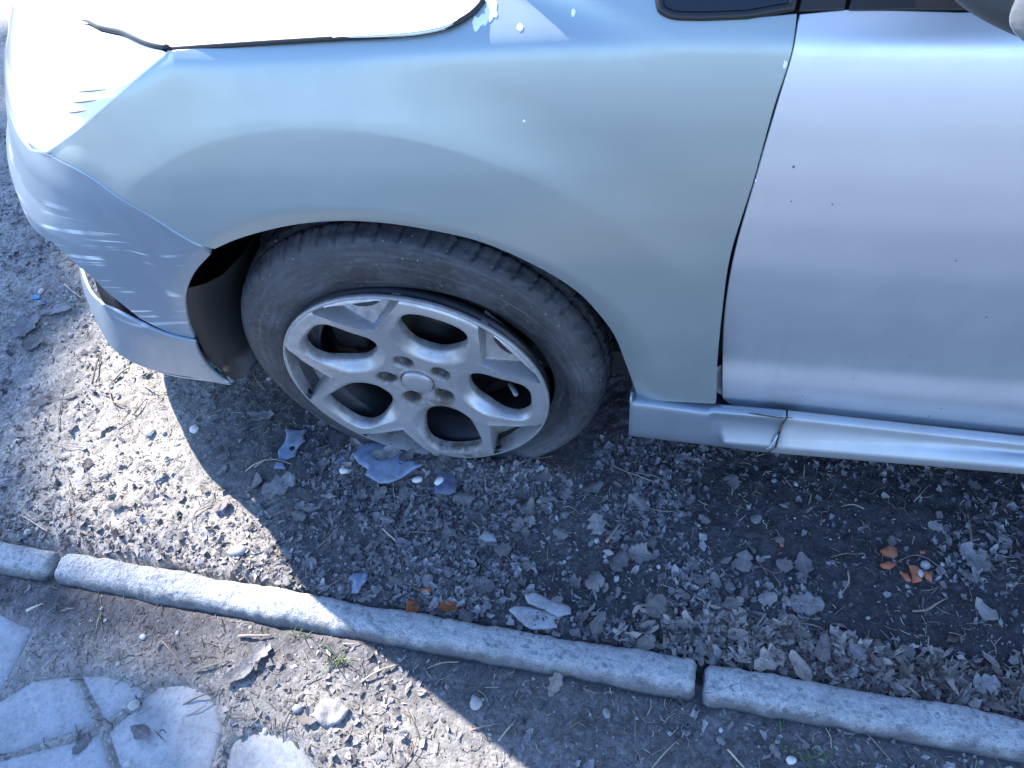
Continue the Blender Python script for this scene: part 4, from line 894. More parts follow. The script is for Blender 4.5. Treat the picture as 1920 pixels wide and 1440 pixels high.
# ------------------------------------------------------------------ wheels
RIMR, TYR = .228, .318
def rim_outline(m=64):
    half = [(.0885, .0), (.0910, .0180), (.1030, .0345), (.127, .0473), (.152, .0532), (.1745, .0510), (.1900, .0395), (.1965, .0195)]
    P = half+[(.1973, 0)]+[(a, -b) for a, b in half[:0:-1]]
    return smooth_curve(np.array(P), .0045, True)
def rot2(P, a): c, s = math.cos(a), math.sin(a); return np.stack([P[:, 0]*c-P[:, 1]*s, P[:, 0]*s+P[:, 1]*c], 1)
OPEN_A = [math.radians(68.5+72*k) for k in range(5)]; SPOKE_A = [a+math.radians(36) for a in OPEN_A]
def build_rim(wheel, C):
    opens = [rot2(rim_outline(), a) for a in OPEN_A]
    ph = smooth_curve(np.array([(.186, -.021), (.192, -.027), (.1975, -.019), (.2000, 0), (.1975, .019), (.192, .027), (.186, .021), (.1825, 0)]), .005, True)
    ports = [rot2(ph, a) for a in SPOKE_A]
    lugs = []
    t = np.arange(20)*2*np.pi/20
    for a in SPOKE_A: lugs.append(np.stack([.0540*math.cos(a)+.0142*np.cos(t), .0540*math.sin(a)+.0142*np.sin(t)], 1))
    n = 150; ta = np.arange(n)*2*np.pi/n; outer = np.stack([.2235*np.cos(ta), .2235*np.sin(ta)], 1)
    TS = [rot2(np.array([(.150, 0), (.2125, -.082), (.2180, -.040), (.2190, 0), (.2180, .040), (.2125, .082)]), a) for a in SPOKE_A]
    ex = []
    for T in TS:
        Tc = T.mean(0); L = straight(np.concatenate([T, T[:1]]), .0022)[:-1]; tg = np.roll(L, -1, 0)-np.roll(L, 1, 0); nn = np.stack([-tg[:, 1], tg[:, 0]], 1); nn /= np.linalg.norm(nn, axis=1, keepdims=True)
        if ((Tc-L)*nn).sum() < 0: nn = -nn
        for o_ in (-.0012, .0, .0014, .0032, .0046): ex.append(L+nn*o_)
    for q in opens:
        tg = np.roll(q, -1, 0)-np.roll(q, 1, 0); nn = np.stack([tg[:, 1], -tg[:, 0]], 1); nn /= np.linalg.norm(nn, axis=1, keepdims=True)
        if ((q-q.mean(0))*nn).sum() < 0: nn = -nn
        for o_ in (.0013, .0028, .0045, .0075, .011, .015, .019): ex.append(q+nn*o_)
    v2, f = cdt_fill(outer, .0030, opens+ports+lugs, gap=.28, extra=np.concatenate(ex))
    r = np.hypot(v2[:, 0], v2[:, 1]); th = np.arctan2(v2[:, 1], v2[:, 0])
    d = .017*(1-sstep(.045, .205, r))-.0
    do = np.min([edge_dist(q, v2) for q in opens], 0); dl = np.min([edge_dist(q, v2) for q in lugs], 0)
    rho = np.max([v2[:, 0]*math.cos(a)+v2[:, 1]*math.sin(a) for a in OPEN_A], 0)
    wide = .0040+.0150*sstep(.158, .108, rho)+.0025*sstep(.172, .186, rho); q_ = np.clip(1-do/wide, 0, 1)
    d = d+(.0035+.55*wide)*(q_-.06*np.sin(2*np.pi*q_))+.004*np.exp(-do/.0016)
    d = d+.007*np.clip(1-dl/.0055, 0, 1)**1.4
    pk = np.zeros(len(v2)); pe = np.zeros(len(v2))
    for a in SPOKE_A:
        T = rot2(np.array([(.150, 0), (.2125, -.082), (.2180, -.040), (.2190, 0), (.2180, .040), (.2125, .082)]), a)
        T = np.concatenate([T[:1]*1.0, T[1:]]); ins = inside(T, v2); e = edge_dist(T, v2)
        x = v2[:, 0]*math.cos(a)+v2[:, 1]*math.sin(a); y = -v2[:, 0]*math.sin(a)+v2[:, 1]*math.cos(a)
        p_ = np.where(ins, np.clip(e/.0042, 0, 1), 0); p_ = p_*p_*(3-2*p_)
        pk = np.maximum(pk, p_*(.011+.028*np.clip((x-.150)/.055, 0, 1)))
        ridge = np.exp(-(e/.004)**2)*(x > .14)*(np.abs(np.arctan2(y, x)) < .52); pe = np.maximum(pe, ridge)
    d = d+pk-.0014*pe*sstep(.206, .192, r)
    # shallow dish round the hub and a crease along each spoke
    d = d+.006*sstep(.0292, .0278, r)+.002*np.exp(-((r-.036)/.006)**2)
    lipd = np.clip((r-.2165)/.007, 0, 1); d = d+.0028*lipd**2
    # dirt: speckle and low patches; recesses, lug holes and hole walls simply darkened
    dirt_dark = np.clip(pk/.016, 0, 1)*.55+1.3*np.exp(-dl/.0055)+.55*np.exp(-do/.004)+.25*sstep(.05, .03, r)+.9*np.exp(-((r-.0285)/.0015)**2)
    dirt_dark += .55*np.clip(fbm(v2[:, 0], v2[:, 1], 30, 3, 5)-.45, 0, 1)*2+1.5*np.exp(-(((v2[:, 0]-.028)/.035)**2+((v2[:, 1]+.115)/.075)**2))+.7*sstep(-.15, -.215, v2[:, 1])*sstep(-.05, .05, v2[:, 0])
    n0 = len(v2); P = np.column_stack([v2[:, 0], d, v2[:, 1]]); V = [P]; F = [tuple(t_) for t_ in f]; D = [dirt_dark]
    be = border(f); bi = sorted({i for e in be for i in e}); rb = np.hypot(v2[bi, 0], v2[bi, 1])
    inner = [i for i, q in zip(bi, rb) if q < .220]; base = n0
    depth_of = {}
    mp = {i: base+j for j, i in enumerate(inner)}
    port_pts = np.concatenate(ports); lug_pts = np.concatenate(lugs)
    W = P[inner].copy(); isl = np.array([np.hypot(*(lug_pts-v2[i]).T).min() < .001 for i in inner]); W[:, 1] = np.where(isl, W[:, 1]+.030, W[:, 1]+.011)
    cen = np.zeros((len(inner), 2)); V.append(W); D.append(np.full(len(inner), .95))
    for a, b in be:
        if a in mp and b in mp: F.append((b, a, mp[a], mp[b]))
    V = np.concatenate(V); me = mesh('wheel_face', V+C, F)
    # faces wound so that they look outwards (-y)
    bm = bmesh.new(); bm.from_mesh(me); bm.faces.ensure_lookup_table()
    if sum(q.normal.y for q in list(bm.faces)[:400]) > 0: bmesh.ops.reverse_faces(bm, faces=bm.faces[:])
    for e in bm.edges:
        if len(e.link_faces) == 2 and e.calc_face_angle(0) > .75: e.smooth = False
    bm.to_mesh(me); bm.free(); attr(me, 'dirt_dark', np.concatenate(D))
    link('rim_face', me, MAT['rim'], wheel)
    # flange and barrel
    prof = smooth_curve(np.array([(.2235, .0028), (.2262, .0024), (.2282, .0042), (.2288, .0075), (.2280, .0105), (.2255, .0120)]), .0012)
    V, Q = lathe(prof, 150, C); me = mesh('rim_edge', V, [q[::-1] for q in Q]); attr(me, 'dirt_dark', .5+.9*np.clip((V[:, 1]-C[1]-.006)/.006, 0, 1)*(V[:, 2] > C[2])); link('rim_edge', me, MAT['rim'], wheel)
    V, Q = lathe([(.2255, .012), (.2225, .0135), (.2225, .018), (.2262, .0200), (.2262, .029), (.221, .033), (.213, .036), (.208, .05), (.190, .07), (.186, .10), (.200, .175), (.215, .20)], 120, C)
    me = mesh('rim_barrel', V, [q[::-1] for q in Q]); link('rim_barrel', me, MAT['dark_metal'], wheel)
    # hub cap and nuts
    V, Q = lathe([(.0001, .0120), (.015, .0122), (.0245, .0132), (.0268, .0150), (.0275, .0185), (.0275, .024)], 48, C); me = mesh('centre_cap', V, [q[::-1] for q in Q]); attr(me, 'dirt_dark', np.full(len(V), .25)); link('centre_cap', me, MAT['rim'], wheel)
    for a in SPOKE_A:
        cx, cz = .054*math.cos(a), .054*math.sin(a)
        V, Q = lathe([(.0001, .0345), (.0055, .0348), (.0078, .0370), (.0084, .039), (.0086, .052)], 6, np.array(C)+[cx, 0, cz])
        V2, Q2 = lathe([(.0086, .046), (.0150, .047), (.0150, .050)], 20, np.array(C)+[cx, 0, cz]); q = MB().add(V, [t_[::-1] for t_ in Q]).add(V2, [t_[::-1] for t_ in Q2])
        link('wheel_nut', q.mesh('wheel_nut', False), MAT['dark_metal'], wheel)
    # brake disc, caliper, hub carrier behind the spokes
    V, Q = lathe([(.03, .075), (.075, .075), (.078, .088), (.138, .088), (.138, .110), (.03, .110)], 60, C); link('brake_disc', mesh('brake_disc', V, [q[::-1] for q in Q]), MAT['brake_metal'], wheel)
    V, Q = lathe([(.0001, .128), (.196, .128), (.198, .135)], 40, C); link('brake_shield', mesh('brake_shield', V, Q), MAT['inner_black'], wheel)
    q = MB(); V, F = box_vf((C[0]-.118, C[1]+.072, C[2]+.070), (.030, .016, .040)); q.add(V, F); V, F = box_vf((C[0]-.098, C[1]+.060, C[2]+.084), (.012, .010, .018)); q.add(V, F)
    link('brake_caliper', bevel(q.mesh('brake_caliper'), .007, 2), MAT['dark_metal'], wheel)
    V, F = box_vf((C[0]+.028, C[1]+.10, C[2]-.155), (.040, .02, .022), 0); link('suspension_arm', bevel(mesh('suspension_arm', V, F), .004, 1), MAT['dark_metal'], wheel)
    V, F = tube([np.array(C)+(.152, .052, -.032), np.array(C)+(.162, .036, -.026), np.array(C)+(.168, .024, -.022)], [.0048, .0048, .004], 10); link('valve', mesh('valve', V, F), simple('valve_cap', (.20, .21, .23), .5), wheel)
def build_tyre(wheel, bead_c, tread_c, flat=True):
    prof = np.array([(.206, .048), (.222, .040), (.2295, .0340), (.236, .0275), (.247, .0215), (.262, .0165), (.276, .0150), (.288, .0170), (.297, .0215), (.3035, .0275), (.3085, .0350), (.3125, .0445), (.3150, .056), (.3168, .075), (.3175, .100), (.3175, .135), (.3165, .165), (.314, .186), (.306, .202), (.288, .212), (.262, .213), (.24, .205), (.214, .195)])
    prof = smooth_curve(prof, .0042); n = 720; t = np.linspace(0, 2*np.pi, n, endpoint=False)
    R = prof[:, 0][:, None]+0*t; Y = prof[:, 1][:, None]+0*t; T = np.broadcast_to(t, R.shape).copy()
    # tread: slanted shoulder cuts, circumferential grooves, fine sipes
    sh = sstep(.0225, .032, Y)*sstep(.195, .185, Y)*sstep(.294, .301, R)
    k = 58; ph = (T*k/(2*np.pi)+(Y-.03)*9+.12*np.sin(T*7)) % 1; cut = np.exp(-((ph-.5)/.085)**2)
    ph2 = (T*k*2/(2*np.pi)+(Y-.03)*14) % 1; sip = np.exp(-((ph2-.5)/.12)**2)*sstep(.030, .036, Y)
    ring = np.exp(-((Y-.058)/.0035)**2)+np.exp(-((Y-.095)/.004)**2)+np.exp(-((Y-.135)/.004)**2)
    zig = np.exp(-((Y-.0405-.0015*np.sign(np.sin(T*k)))/.0012)**2)*.25
    R = R-sh*(.0046*cut*(1-.0*ring)+.0016*sip+.007*np.clip(ring, 0, 1)+.004*zig)
    # sidewall: faint moulded rings and buckles of an airless tyre
    side = sstep(.300, .292, R)*sstep(.228, .236, R)*(Y < .1)
    Y = Y-side*(.0007*np.exp(-((R-.287)/.0012)**2)+.0008*np.exp(-((R-.257)/.0014)**2)+.0009*np.exp(-((R-.2405)/.0016)**2)+.0014*np.sin(T*5+.7)*np.sin((R-.23)/.07*np.pi))
    w = sstep(.225, .312, R)
    X = R*np.cos(T)+bead_c[0]*(1-w)+tread_c[0]*w; Z = R*np.sin(T)+bead_c[1]*(1-w)+tread_c[1]*w
    if flat:
        under = np.clip(.030-Z, 0, None); Y = Y-.45*under*(Y < .1)*sstep(.2, .05, Y)*1.0+.1*under*(Y >= .1)
        Z = np.where(Z < .010, .002+.008*np.exp((Z-.010)/.03), Z)
    V = np.stack([X, Y, Z], -1).reshape(-1, 3); m = len(prof); i = np.arange(m-1)[:, None]*n; j = np.arange(n); j2 = (j+1) % n
    Q = np.stack([i+n+j, i+n+j2, i+j2, i+j], -1).reshape(-1, 4)
    return V, Q
wheel = empty('wheel', (.006, .1, .245), parent=car, label='flat front wheel sunk to its rim, five split spokes')
build_rim(wheel, np.array((.006, 0., .245)))
V, Q = build_tyre(wheel, (.031, .234), (.012, .262)); tyre = link('tyre', mesh_np('tyre', V, quads=Q), MAT['tyre'], wheel)
for (dx, dy, name_) in ((2.64, 0, 'rear'), (0, 1.8, 'far'), (2.64, 1.8, 'far')):                 # the other wheels, hidden or out of the frame
    r_ = wheel.copy(); COL.objects.link(r_); r_.parent = car; r_.matrix_parent_inverse = ROOT_INV[car.name]; del r_['label']
    r_.location = (wheel.location.x+dx, wheel.location.y+(dy-.2 if dy else 0)+0, wheel.location.z+(.02 if dx else 0))
    if dy: r_.location.y = 1.7; r_.scale = (1, -1, 1)
    for ch in list(wheel.children):
        if ch.name.split('.')[0] in ('rim_face', 'tyre', 'rim_edge', 'rim_barrel'):
            c = ch.copy(); COL.objects.link(c); c.parent = r_

# ------------------------------------------------------------------ things on the ground
def in_view(x, y, m=.10):
    # the strip of ground in front of the car and a margin round it
    a = (y-(-.64))-(x+.583)*(.2508/1.546) > -m; b = (x+.583)+(y+.64)*(.983/1.498) > -m
    return a & b & (x < 1.08+m) & (y < 1.0)
def under_car(x, y): return ((x > -.38) & (y > .10)) | ((x > -.60) & (x <= -.38) & (y > .22)) | ((x > -.24) & (x < .30) & (y > .012))
def scatter(n, dens, rng, box=(-1.55, 1.15, -.72, .75), spare=None):
    out = []
    while len(out) < n:
        x = rng.uniform(box[0], box[1], 4000); y = rng.uniform(box[2], box[3], 4000)
        ok = in_view(x, y) & ~under_car(x, y) & (rng.random(4000) < dens(x, y)); d = kerb_d(x, y); ok &= ~((d > -.004) & (d < .064))
        out += list(zip(x[ok], y[ok]))
    return np.array(out[:n])
def patches(x, y): return sstep(.42, .62, fbm(x, y, 5.2, 4, 201))
def dens_leaf(x, y):
    d = kerb_d(x, y)
    gut = np.exp(-((d+.045)/.045)**2)*sstep(.15, .6, x)*1.0
    mid = np.exp(-((x-.0)/.40)**2-((y+.10)/.13)**2)*.75
    mid2 = np.exp(-((x-.42)/.30)**2-((y+.17)/.09)**2)*.75*patches(x, y)
    gen = .10+.22*patches(x, y)*(x > -.3)
    return np.clip(gut+mid+mid2+gen, 0, 1)*np.where(d > .05, .30, 1)
def tone_mat(name, stops, rough=.85, bumpf=.5, bscale=180, spec=.3, translucent=0.):
    M = NT(name); o = M.coord('Object'); r = M.rand()
    c = M.ramp(r, stops); n = M.noise(o, 60, 5, .65); n2 = M.noise(o, 300, 3, .7)
    c = M.mix(M.ramp(n, [(.35, .55), (.62, 0.)]), c, M.mix(1., c, (.42, .40, .38), 'MULTIPLY'))
    c = M.mix(M.ramp(n2, [(.5, 0.), (.75, .4)]), c, M.mix(1., c, (1.6, 1.6, 1.6), 'MULTIPLY'))
    hgt = M.math('ADD', n, n2)
    if 'plastic' in name or 'terra' in name:
        ds = M.ramp(M.noise(o, 75, 5, .7), [(.42, 0.), (.62, 1.)]); c = M.mix(M.math('MULTIPLY', ds, .55), c, (.16, .15, .145))
    if 'leaf' in name:                               # midrib, side veins and curled dark edges
        tc = M.n('ShaderNodeTexCoord'); sx = M.n('ShaderNodeSeparateXYZ'); M.l(tc.outputs['UV'], sx.inputs[0]); u, v = sx.outputs[0], M.math('ABSOLUTE', sx.outputs[1])
        mid = M.math('LESS_THAN', v, .09); k = M.math('FRACT', M.math('SUBTRACT', M.math('MULTIPLY', u, 7.), M.math('MULTIPLY', v, 1.6))); sv = M.math('LESS_THAN', M.math('ABSOLUTE', M.math('SUBTRACT', k, .5)), .07)
        ve = M.math('MAXIMUM', mid, M.math('MULTIPLY', sv, .6)); c = M.mix(M.math('MULTIPLY', ve, .45), c, M.mix(1., c, (1.7, 1.65, 1.6), 'MULTIPLY'))
        c = M.mix(M.math('MULTIPLY', M.ramp(v, [(.72, 0.), (1., 1.)]), .45), c, M.mix(1., c, (.5, .46, .42), 'MULTIPLY')); hgt = M.math('ADD', hgt, M.math('MULTIPLY', ve, 1.2))
    M.out(c, 'Base Color'); M.set(Roughness=rough, Specular_IOR_Level=spec)
    if bumpf: M.bump(hgt, bumpf, .003)
    return M.m
MAT['leaf'] = tone_mat('dry_leaf', [(0., (.15, .137, .138)), (.25, (.25, .234, .238)), (.5, (.20, .178, .170)), (.7, (.30, .284, .286)), (.85, (.14, .120, .112)), (1., (.26, .240, .230))])
MAT['leaf_pale'] = tone_mat('pale_leaf', [(0., (.21, .200, .200)), (1., (.27, .258, .254))])
MAT['leaf_tan'] = tone_mat('tan_leaf', [(0., (.30, .245, .205)), (1., (.36, .30, .26))])
MAT['leaf_rust'] = tone_mat('rust_leaf', [(0., (.24, .085, .03)), (1., (.30, .11, .04))])
MAT['pebble'] = tone_mat('pebble_stone', [(0., (.42, .41, .40)), (.2, (.28, .285, .30)), (.4, (.58, .565, .54)), (.6, (.34, .32, .30)), (.8, (.22, .225, .24)), (1., (.50, .47, .43))], .6, .25, 200)
MAT['pebble_white'] = tone_mat('white_pebble', [(0., (.66, .64, .60)), (1., (.74, .72, .69))], .5, .15)
MAT['twig'] = tone_mat('dry_twig', [(0., (.12, .09, .07)), (.35, (.26, .21, .17)), (.7, (.38, .33, .27)), (1., (.20, .16, .13))], .85, .4)
MAT['straw'] = tone_mat('tan_stalk', [(0., (.50, .42, .30)), (1., (.58, .50, .38))], .8, .3)
MAT['blue'] = tone_mat('blue_plastic', [(0., (.17, .225, .34)), (1., (.20, .26, .37))], .55, .35)
MAT['blue_dark'] = tone_mat('dark_blue_plastic', [(0., (.075, .105, .19)), (1., (.075, .105, .19))], .25, .2)
MAT['cyan'] = tone_mat('bright_blue_plastic', [(0., (.03, .32, .75)), (1., (.03, .32, .75))], .4, .1)
MAT['brick'] = tone_mat('terracotta', [(0., (.46, .13, .055)), (1., (.52, .165, .075))], .9, .5)
MAT['grey_stone'] = tone_mat('grey_stone', [(0., (.30, .305, .32)), (1., (.33, .33, .34))], .8, .5)
MAT['grass'] = tone_mat('grass_blade', [(0., (.06, .13, .025)), (1., (.10, .18, .04))], .6, 0.)

def leaf_mesh(name, L, W, kind, seed, curl=.2, fold=.2):
    r = np.random.default_rng(seed); n = 12; s = np.linspace(0, 1, n); t = np.array([-1, -.55, 0, .55, 1])
    ph = r.uniform(0, 6)
    if kind == 'oak': w_ = np.sin(np.pi*np.clip(s*.93+.05, 0, 1))**.75*(.84+.17*np.cos(2*np.pi*3.3*s+ph))*(.75+.5*s)
    elif kind == 'narrow': w_ = np.sin(np.pi*np.clip(s*.96+.02, 0, 1))**.9*.9
    elif kind == 'torn': w_ = (np.sin(np.pi*np.clip(s*.9+.05, 0, 1))**.5)*(.62+.55*r.random(n))
    else: w_ = np.sin(np.pi*np.clip(s**.85*.95+.03, 0, 1))**.7*(.88+.15*np.sin(9*s+ph))
    w_[0] = .03; w_[-1] = max(.02, w_[-1]*.4)
    wl = w_*(1+.25*(r.random(n)-.5)); wr = w_*(1+.25*(r.random(n)-.5))
    if kind == 'oak': wr = np.roll(wr, 0)*(1+.14*np.cos(2*np.pi*3.3*s+ph+1.2))
    X = np.repeat(s[:, None]-.5, 5, 1)*L; Y = np.where(t < 0, t*wl[:, None], t*wr[:, None])*W/2
    X = X+.10*L*np.abs(t)*(1 if kind == 'oak' else .3)*np.sin(np.pi*s)[:, None]*.4
    bend = r.normal(0, .12); Y = Y+bend*L*((s-.5)**2)[:, None]
    Z = fold*np.abs(Y)+curl*((X/L)**2)*L*1.3*r.choice([1, 1, .4])+.05*L*(fbm(X/L*2+seed, Y/L*2, 2.6, 2, seed)-.5)*2+.35*curl*np.sign(Y)*Y*Y/W*r.choice([1, -1])*2
    Z = Z+.10*L*(fbm(X/L+seed, Y/L+seed*.3, 5.5, 2, seed+3)-.5)
    Z = Z-Z.min()-.001
    i = np.arange(n-1)[:, None]*5+np.arange(4); q = np.stack([i, i+5, i+6, i+1], -1).reshape(-1, 4)
    V = np.stack([X, Y, Z], -1).reshape(-1, 3)
    F = [tuple(a) for a in q]
    st, sf = tube([(-.5*L, 0, Z[0, 2]), (-.62*L, .03*L, Z[0, 2]+.002), (-.74*L, .02*L, Z[0, 2]+.001)], [.0007, .0008, .0006], 4) if kind in ('oak', 'oval') and r.random() < .6 else ([], [])
    nv = len(V); b = len(V); V = list(V)+list(st); F += [tuple(k+b for k in f) for f in sf]
    me = mesh(name, V, F); uvs = np.zeros((len(V), 2)); uvs[:nv, 0] = np.repeat(s, 5); uvs[:nv, 1] = np.tile(t, n); uv_from(me, uvs); return me
def put(name, me, mat, x, y, rz=0., tilt=(0, 0), sc=1., dz=0., **k):
    o = link(name, me, mat, **k); o.location = (x, y, float(gz(np.array(x), np.array(y)))+dz); o.rotation_euler = (tilt[0], tilt[1], rz)
    o.scale = (sc, sc, sc) if not hasattr(sc, '__len__') else sc
    return o
r_ = np.random.default_rng(21)
LEAVES = []
for i in range(34):
    kd = ['oak', 'oval', 'torn', 'torn', 'narrow', 'torn', 'oval', 'torn', 'torn'][i % 9]
    L = 1.0; W = {'oak': .62, 'oval': .58, 'torn': .8, 'narrow': .22}[kd]
    LEAVES.append(leaf_mesh('dry_leaf', L, W, kd, 100+i, r_.uniform(.1, .8), r_.uniform(-.35, .6)))
    LEAVES[-1].materials.append(MAT['leaf'])
P = scatter(285, dens_leaf, r_)
LM = [('the largest blue shard', -.103, -.027), ('the long blue shard', -.307, .004), ('the dark blue shard', .028, -.041), ('the blue shard by the kerb', -.083, -.255), ('the two flat grey stones', .25, -.256), ('the joint in the kerb', .51, -.30),
      ('the orange brick fragments', .83, -.095), ('the tan oak leaf', .569, -.233), ('the triangular grey stone', .128, -.137), ('the split in the sill', .60, -.01), ('the right end of the kerb', .95, -.26), ('the bumper lip', -.65, .25),
      ('the vivid blue scraps', -1.1, .33), ('the left kerb stone', -.80, -.23), ('the bedded pale pebble', -.25, -.19), ('the pavement slabs', -.42, -.47), ('the pale clod', -.076, -.471), ('the largest grass tuft', -.081, -.386), ('the bottom grass tuft', .67, -.40), ('the open middle of the dark soil', .42, -.12), ('the shade edge on the trodden strip', .15, -.43), ('the bare soil below the sill end', .36, -.03)]
def near(x, y): return min(LM, key=lambda q: math.hypot(q[1]-x, q[2]-y))[0]
def size_word(s, a, b): return 'tiny' if s < a else 'small' if s < b else 'broad'
KIND_W = {'oak': 'lobed', 'oval': 'oval', 'torn': 'ragged', 'narrow': 'narrow'}
for (x, y) in P:
    d = float(kerb_d(x, y)); li = r_.integers(len(LEAVES)); me = LEAVES[li]; kd = ['oak', 'oval', 'torn', 'torn', 'narrow', 'torn', 'oval', 'torn', 'torn'][li % 9]
    s = float(np.clip(r_.lognormal(-3.75, .36), .012, .042)); drift = d < 0 and d > -.11 and x > .3
    if drift: s *= 1.25
    tl = (r_.normal(0, .30), r_.normal(0, .30)) if drift else (r_.normal(0, .11), r_.normal(0, .11))
    ph = '%s %s dry leaf %s nearest %s' % (size_word(s, .02, .034), KIND_W[kd], 'in the drift' if drift else 'on the pavement side' if d > .05 else 'on the soil', near(x, y))
    put('dry_leaf', me, None, x, y, r_.uniform(0, 6.28), tl, s, r_.uniform(.001, .010) if drift else .0025, label=ph, cat='leaf', group=ph.replace('dry leaf', 'dry leaves'))
PT = BAKED['pts']
def named_leaf(key, L, W, kind, mat, seed, rz, label, curl=.15, fold=.1, tilt=(0, 0), dz=.004, group=None):
    x, y = PT[key]; me = leaf_mesh('dry_leaf', L, W, kind, seed, curl, fold); return put('dry_leaf', me, MAT[mat], x, y, rz, tilt, 1., dz, label=label, cat='leaf', group=group)
named_leaf('L_rim1', .062, .040, 'torn', 'leaf_tan', 301, .1, 'brown curled leaf propped against the bottom of the wheel rim', .3, .5, (.6, 0), .008)
named_leaf('L_rim2', .045, .020, 'narrow', 'leaf_tan', 302, 2.4, 'thin brown leaf beside the lower left of the wheel rim', .3, .4)
named_leaf('L_on2', .058, .036, 'oval', 'leaf_pale', 303, .5, 'grey-brown leaf lying on the largest blue plastic shard', .15, .3, dz=.010)
named_leaf('L_r3', .060, .046, 'oak', 'leaf_pale', 304, 2.0, 'pale lobed leaf just right of the largest blue shard', .2, .2)
named_leaf('L_r4', .052, .034, 'oak', 'leaf', 305, 1.1, 'lobed leaf pressed under the right of the rim bottom', .3, .2)
named_leaf('L_r5', .050, .026, 'oval', 'leaf', 306, 1.9, 'upright leaf behind the dark blue shard', .2, .4, (.4, .2))
named_leaf('L_w', .070, .050, 'torn', 'leaf_pale', 307, .7, 'pale triangular leaf with a hole, lower left of the flat tyre', .1, .1)
named_leaf('L_s', .034, .012, 'narrow', 'leaf_tan', 308, .1, 'small pale tan sliver of leaf below the wheel', .1, .1)
named_leaf('L_oak', .078, .040, 'oak', 'leaf_tan', 309, 2.0, 'tan oak leaf standing out on the dark soil near the kerb joint', .1, .2)
named_leaf('L_pale', .056, .042, 'torn', 'leaf_pale', 310, .1, 'flat pale grey leaf alone on the dark soil right of the oak leaf', .04, .05)
named_leaf('L_right', .056, .034, 'torn', 'leaf_pale', 311, 2.2, 'crumpled skeleton-like leaf right of the orange brick bits', .4, .4)
named_leaf('L_strip', .085, .016, 'narrow', 'leaf_tan', 312, 2.0, 'long thin strap-like leaf slanting towards the kerb', .05, .1)
named_leaf('L_b', .060, .040, 'oak', 'leaf_tan', 313, .6, 'broad tan leaf in the drift nearest the kerb joint', .3, .2, (.2, .1), .010)
named_leaf('L_b2', .052, .028, 'oval', 'leaf_tan', 314, 2.2, 'brown folded leaf in the drift, right of the broad tan leaf', .3, .6, (.2, -.2), .010)
named_leaf('L_silver', .040, .028, 'torn', 'leaf_pale', 315, .3, 'shiny pale crumpled leaf at the right end of the kerb drift', .5, .5, dz=.010)
named_leaf('L_p7', .040, .026, 'oak', 'leaf_tan', 316, 1.3, 'small pale lobed leaf on the pavement side, just below the kerb', .1, .1)
named_leaf('L_br1', .036, .026, 'oval', 'leaf_rust', 317, .8, 'rust-coloured leaf fragment against the kerb, left of its twin', .5, .6, (.3, .2))
named_leaf('L_br2', .036, .024, 'oval', 'leaf_rust', 318, .3, 'rust-coloured leaf fragment against the kerb, right of its twin', .5, .6, (-.3, .2))
named_leaf('L_left', .085, .030, 'torn', 'leaf_pale', 319, .35, 'pale flat strip of bark on the soil in front of the bumper', .04, .05)
named_leaf('L_left2', .080, .060, 'torn', 'leaf', 320, 1.3, 'wide grey leaf on the shaded soil left of the bumper lip', .2, .2)
named_leaf('L_left3', .055, .040, 'oval', 'leaf', 321, .4, 'grey curled leaf lowest of the three left of the bumper lip', .3, .3)
named_leaf('L_c6', .048, .034, 'oak', 'leaf_pale', 322, 1.2, 'pale crumpled leaf on the sunlit strip below the kerb', .5, .5, (.2, .3), .008)
named_leaf('L_c6b', .062, .030, 'oval', 'leaf_pale', 323, .7, 'pale curled leaf below the crumpled one on the sunlit strip', .3, .5)
named_leaf('L_kb', .036, .014, 'oval', 'leaf_pale', 324, -.2, 'pale leaf flake lying on top of the sunlit kerb stone', .05, .05, dz=.034)
named_leaf('L_c4', .060, .030, 'oak', 'leaf_pale', 325, .1, 'grey lobed leaf in the shade left of the tyre', .3, .3)
tip_ = named_leaf('L_tip', .024, .016, 'torn', 'blue', 326, .3, 'tiny blue plastic flake left of the largest blue shard', .1, .1)
tip_.name = 'plastic_shard'; tip_['category'] = 'plastic shard'

# pebbles
def pebble_mesh(seed, flat=.62):
    bm = bmesh.new(); bmesh.ops.create_icosphere(bm, subdivisions=2, radius=.5); r = np.random.default_rng(seed); a = r.uniform(.62, 1., 2); sh = r.uniform(-.2, .2, 3); off = r.uniform(0, 50)
    for v in bm.verts:
        c = v.co.copy(); n = 1+.34*(float(vnoise(np.array(c.x*3.1+off), np.array(c.y*3.1+c.z*2.3)))-.5)+.16*(float(vnoise(np.array(c.x*7+off), np.array(c.z*7-c.y*4)))-.5)
        v.co = Vector((c.x*n*(1+sh[0]*c.y), c.y*n*a[0]*(1+sh[1]*c.x), c.z*n*flat*a[1]))
    me = bpy.data.meshes.new('pebble'); bm.to_mesh(me); bm.free(); me.polygons.foreach_set('use_smooth', [True]*len(me.polygons)); return me
PEB = [pebble_mesh(400+i, r_.uniform(.5, .85)) for i in range(14)]
for me in PEB: me.materials.append(MAT['pebble'])
def dens_peb(x, y):
    d = kerb_d(x, y); return np.clip(.35+.6*np.exp(-((x-.15)/.25)**2-((y+.14)/.10)**2)+.3*(d > .05)*(x > -.1)+.25*(x < -.45), 0, 1)*(.4+.6*sstep(.35, .6, fbm(x, y, 9, 2, 207)))
